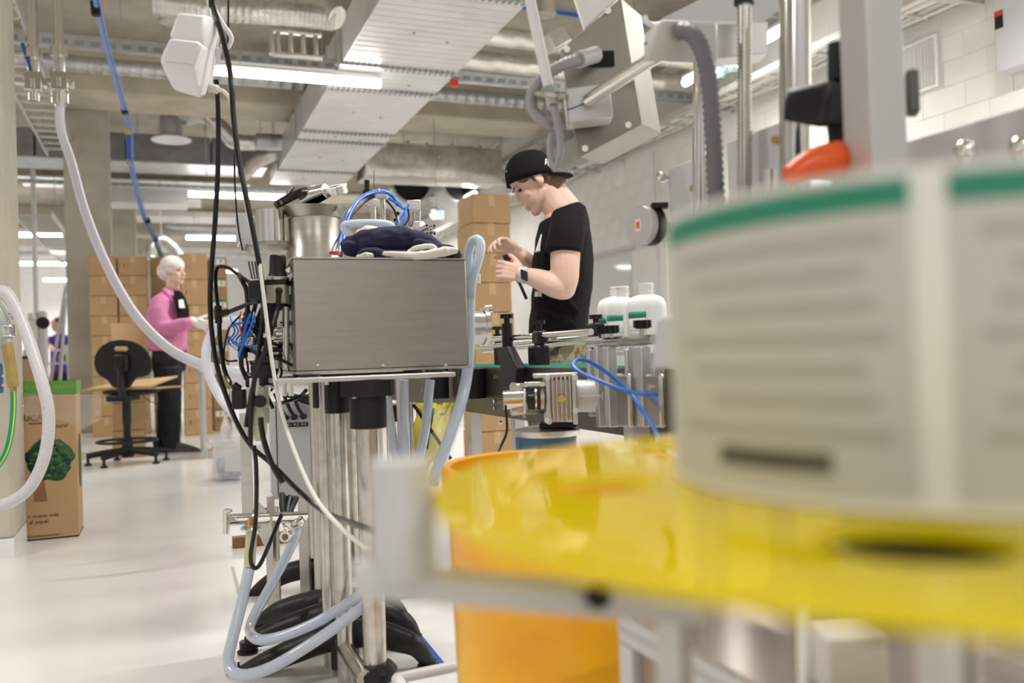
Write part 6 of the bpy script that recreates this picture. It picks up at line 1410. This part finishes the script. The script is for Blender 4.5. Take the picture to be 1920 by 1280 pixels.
# clamps and rods
k1 = build('clamp_block', MB().obox(W(1102, 200, HD_-.06), RH*.9+UP*.08, FH, UP-RH*.08, .085, .06, .065), 'aluminium', lm, bevel=.003)
build('clamp_split', MB().obox(W(1102, 192, HD_-.091), RH*.9+UP*.3, FH, UP-RH*.3, .082, .001, .0018), 'dark_void', k1)
rd = build('cross_rod', MB().cyl(W(1102, 188, HD_-.10), W(1240, 100, 1.50), .0125, n=20), 'chrome', lm)
k2 = build('clamp_block', hull(MB(), pxpath([(1208, 62, 1.45), (1240, 38, 1.42), (1285, 38, 1.42), (1208, 115, 1.45), (1345, 118, 1.45), (1345, 45, 1.45), (1240, 45, 1.52), (1345, 60, 1.52), (1210, 100, 1.52), (1340, 112, 1.52)])), 'aluminium', lm, bevel=.003)
build('clamp_split', MB().obox(W(1222, 75, 1.446), RH+UP*.45, FH, UP, .03, .002, .0015), 'dark_void', k2)
build('cross_bar', MB().prism(pxpath([(1320, 45), (1440, 40), (1440, 100), (1320, 112)], 1.50), FH*.05), 'aluminium', lm, bevel=.002)
build('roof_plate', MB().prism(pxpath([(1240, 35), (1330, -10), (1500, -10), (1430, 42)], 1.6), FH*.05+UP*.01), 'panel_grey', lm)
build('lever_hook', MB().tube(pxpath([(1208, 30, 1.48), (1213, 42, 1.48), (1225, 47, 1.48), (1240, 46, 1.47)]), .005, 10, 4), 'white_plastic', k2)
build('bore_hole', MB().cyl(W(1276, 57, 1.418), W(1276, 57, 1.425), .012, n=20), 'dark_void', k2)
for (px, d, r, y1) in ((1312, 1.60, .012, 300), (1330, 1.62, .0075, 300)): build('support_tube', MB().cyl(W(px, 105, d), W(px-2, 700, d), r, n=18), 'chrome', lm)
def th_rod(px, d, y0, y1, r, m):
    a, b = W(px, y0, d), W(px, y1, d); n = int((b-a).length/.0035); return build('threaded_spindle', MB().tube([a.lerp(b, i/n) for i in range(n+1)], lambda i: r if i % 2 else r*.8, 14, 0), m, lm, ang=80)
th_rod(1396, 1.45, -20, 420, .0125, 'steel'); build('spindle_cap', MB().cyl(W(1395, 8, 1.45), W(1395, -30, 1.45), .0165, n=18), 'black', lm)
build('guide_column', MB().cyl(W(1490, -40, 1.35), W(1492, 430, 1.35), .0235, n=28), 'chrome', lm)
corr('corrugated_conduit', [(1272, 58, 1.41), (1295, 62, 1.39), (1315, 90, 1.37), (1328, 140, 1.36), (1335, 220, 1.36), (1340, 320, 1.36), (1345, 420, 1.36)], .0145, mat('conduit_grey', (.16, .16, .175), .5), lm)
corr('corrugated_conduit', [(1112, 105, HD_-.02), (1085, 112, HD_-.06), (1055, 122, HD_-.08), (1020, 145, HD_-.08), (998, 175, HD_-.08), (998, 205, HD_-.08), (1018, 226, HD_-.08), (1036, 238, HD_-.06)], .0122, mat('conduit_light', (.34, .33, .35), .5), lm, pitch=.010)
corr('corrugated_conduit', [(1037, 195, HD_-.1), (1043, 222, HD_-.09), (1050, 262, HD_-.08), (1049, 295, HD_-.08), (1041, 314, HD_-.08), (1034, 300, HD_-.07), (1032, 268, HD_-.06), (1038, 240, HD_-.06)], .0080, MATS['conduit_light'], lm, pitch=.008)
build('conduit_nut', MB().cyl(W(1085, 112, HD_-.06), W(1117, 102, HD_-.02), .0165, n=14), 'grey_paint', lm)
wp = thing('white_pipe', 'white slanted pipe with green fittings beside the stainless head', 'pipe', W(1032, 180, HD_-.1))
build('pipe', MB().cyl(W(981, -60, HD_-.1), W(1029, 165, HD_-.1), .0105, n=16), 'white_plastic', wp)
build('green_nut', MB().cyl(W(1029, 163, HD_-.1), W(1033, 178, HD_-.1), .0155, n=8), mat('nut_green', (.33, .40, .32), .4), wp)
build('lower_nut', MB().cyl(W(1034, 180, HD_-.1), W(1037, 196, HD_-.1), .0125, n=8), 'aluminium', wp)
build('holder_ring', MB().lathe([(.012, -.004), (.034, -.004), (.034, .004), (.012, .004), (.012, -.004)], W(1033, 179, HD_-.1), UP+RH*.15-FH*.25, 28), 'steel', wp)
build('holder_arm', MB().cyl(W(1045, 178, HD_-.1), W(1075, 180, HD_-.07), .006, n=10), 'steel', wp)
# hand wheel, red knob
q = W(1545, 225, 1.12)
hw = build('hand_wheel', hull(MB(), pxpath([(1470, 200, 1.12), (1475, 168, 1.12), (1560, 148, 1.1), (1615, 150, 1.12), (1470, 226, 1.1), (1540, 240, 1.08), (1615, 238, 1.12), (1500, 165, 1.22), (1600, 150, 1.22), (1500, 225, 1.22), (1610, 235, 1.22)])), 'black', lm, bevel=.008)
build('wheel_handle', MB().cyl(W(1571, 150, 1.12), W(1571, 82, 1.12), .0125, n=20), 'black', hw)
build('wheel_stem', MB().cyl(W(1582, 285, 1.12), W(1575, 225, 1.12), .017, n=18), 'black', hw)
build('wheel_collar', MB().cyl(W(1580, 278, 1.12), W(1580, 262, 1.12), .014, n=18), 'chrome', hw)
rk = build('red_knob', MB().tube(pxpath([(1480, 330, 1.05), (1520, 308, 1.06), (1570, 300, 1.08), (1615, 296, 1.1)]), [.012, .018, .024, .02], 18, 4), 'orange_knob', lm); build('knob_top', MB().cyl(W(1588, 312, 1.09), W(1585, 284, 1.09), .020, n=24), 'orange_knob', rk)
build('knob_base', MB().cyl(W(1590, 430, 1.1), W(1590, 330, 1.1), .02, n=18), 'steel', rk)
build('rear_lever', MB().obox(W(1710, 175, 1.12), RH*.3+FH, UP, RH, .03, .055, .016), mat('dark_grey', (.10, .095, .085), .5), lm, bevel=.004)
build('small_peg', MB().cyl(W(1441, 400, 1.2), W(1441, 318, 1.2), .009, n=14), 'chrome', lm)
# white guard beside the bottles
build('label_guard', hull(MB(), pxpath([(1262, 585, 1.05), (1232, 600, 1.05), (1222, 690, 1.05), (1330, 690, 1.0), (1330, 585, 1.0), (1262, 585, 1.1), (1226, 690, 1.1), (1330, 690, 1.1)])), 'panel_grey', lm, bevel=.004)
q = W(1300, 690, 1.05); build('guard_bracket', MB().cyl((q.x, q.y, TZ), q, .008, n=12), 'steel', lm)
# machine base on the table
for (px, py, d, w_, h_, m_) in ((1505, 1200, .72, .012, .11, 'chrome'), (1590, 1235, .75, .05, .05, 'white_plastic'), (1820, 1235, .7, .014, .06, 'white_plastic')):
    q = W(px, py, d); z1 = q.z+h_/2; q.z = (TZ+z1)/2; build('table_fixture', MB().obox(q, RH, FH, UP, w_, w_, z1-TZ), m_, lm, bevel=.002)
q1, q2 = W(1860, 1235, .62), W(1960, 1270, .5); build('lower_rod', MB().cyl(q1, q2, .006, n=12), 'aluminium', lm)
# column tying plates to the table
for X, y in ((.93, OX(1300, 600, .92).y), (.94, OX(1430, 600, .93).y), (.985, OX(1850, 700, .98).y)): build('plate_post', MB().box(X, X+.03, y-.015, y+.015, 0 if y > TY else TZ, 1.0), 'aluminium', lm)
# ================================================================ LABEL ROLL
RR = .134; RZ0, RZ1 = DZ+.001, .8475
rl = thing('label_roll', 'big roll of white labels with green top stripe standing on the yellow disc', 'label roll', Vector((DC.x, DC.y, RZ0)))
dcx = Vector((DC.x, DC.y, 0))
build('paper_roll', MB().lathe([(.04, 0), (RR, 0), (RR, RZ1-RZ0), (.04, RZ1-RZ0), (.04, 0)], (DC.x, DC.y, RZ0), n=128), mat('label_paper', (.80, .79, .76), .55), rl)
build('core', MB().lathe([(.036, -.0005), (.04, -.0005), (.04, RZ1-RZ0+.004), (.036, RZ1-RZ0+.004), (.036, -.0005)], (DC.x, DC.y, RZ0+.0006), n=48), 'card', rl)
def rang(px):
    r_ = ray(px, 640); v = Vector((r_.x, r_.y)).normalized(); c = Vector((DC.x, DC.y)); b = v.dot(c); disc = b*b-(c.dot(c)-RR*RR)
    t = b-math.sqrt(max(0, disc)); p = v*t-c; return math.atan2(p.y, p.x)
def patch(name, a0, a1, z0, z1, m, parent, e=.0004):
    n = max(2, int(abs(a1-a0)/.05)); rows = [[Vector((DC.x+(RR+e)*math.cos(a0+(a1-a0)*i/n), DC.y+(RR+e)*math.sin(a0+(a1-a0)*i/n), z)) for i in range(n+1)] for z in (z0, z1)]
    return build(name, MB().grid(rows), m, parent, ang=0)
lw = (rang(1715)-rang(1268)) % (2*math.pi); gap = .10
mat('label_face', (.56, .55, .53), .5); mat('label_ink', (.42, .41, .39), .6); mat('label_dark', (.10, .095, .08), .6)
a_ = rang(1715); labs = [(a_, a_-lw*1.05), (a_+gap, a_+gap+lw*1.25)]
HH = RZ1-RZ0
for j, (u0, u1) in enumerate(labs):
    L0 = patch('label', u0, u1, RZ0+.005, RZ1-.003, 'label_face', rl)
    gb_ = patch('green_stripe', u0, u1, RZ1-.0155, RZ1-.0045, 'green_print', L0, .0008)
    for i in range(7):
        z = RZ0+.028+i*.013; s0 = .06+.03*(i % 3); s1 = .82-.08*((i*2) % 3)
        patch('text_block', u0+(u1-u0)*s0, u0+(u1-u0)*s1, z, z+.005, 'label_ink', L0, .0008)
    patch('warning_bar', u0+(u1-u0)*.22, u0+(u1-u0)*.62, RZ0+.014, RZ0+.023, 'label_dark', L0, .0008)
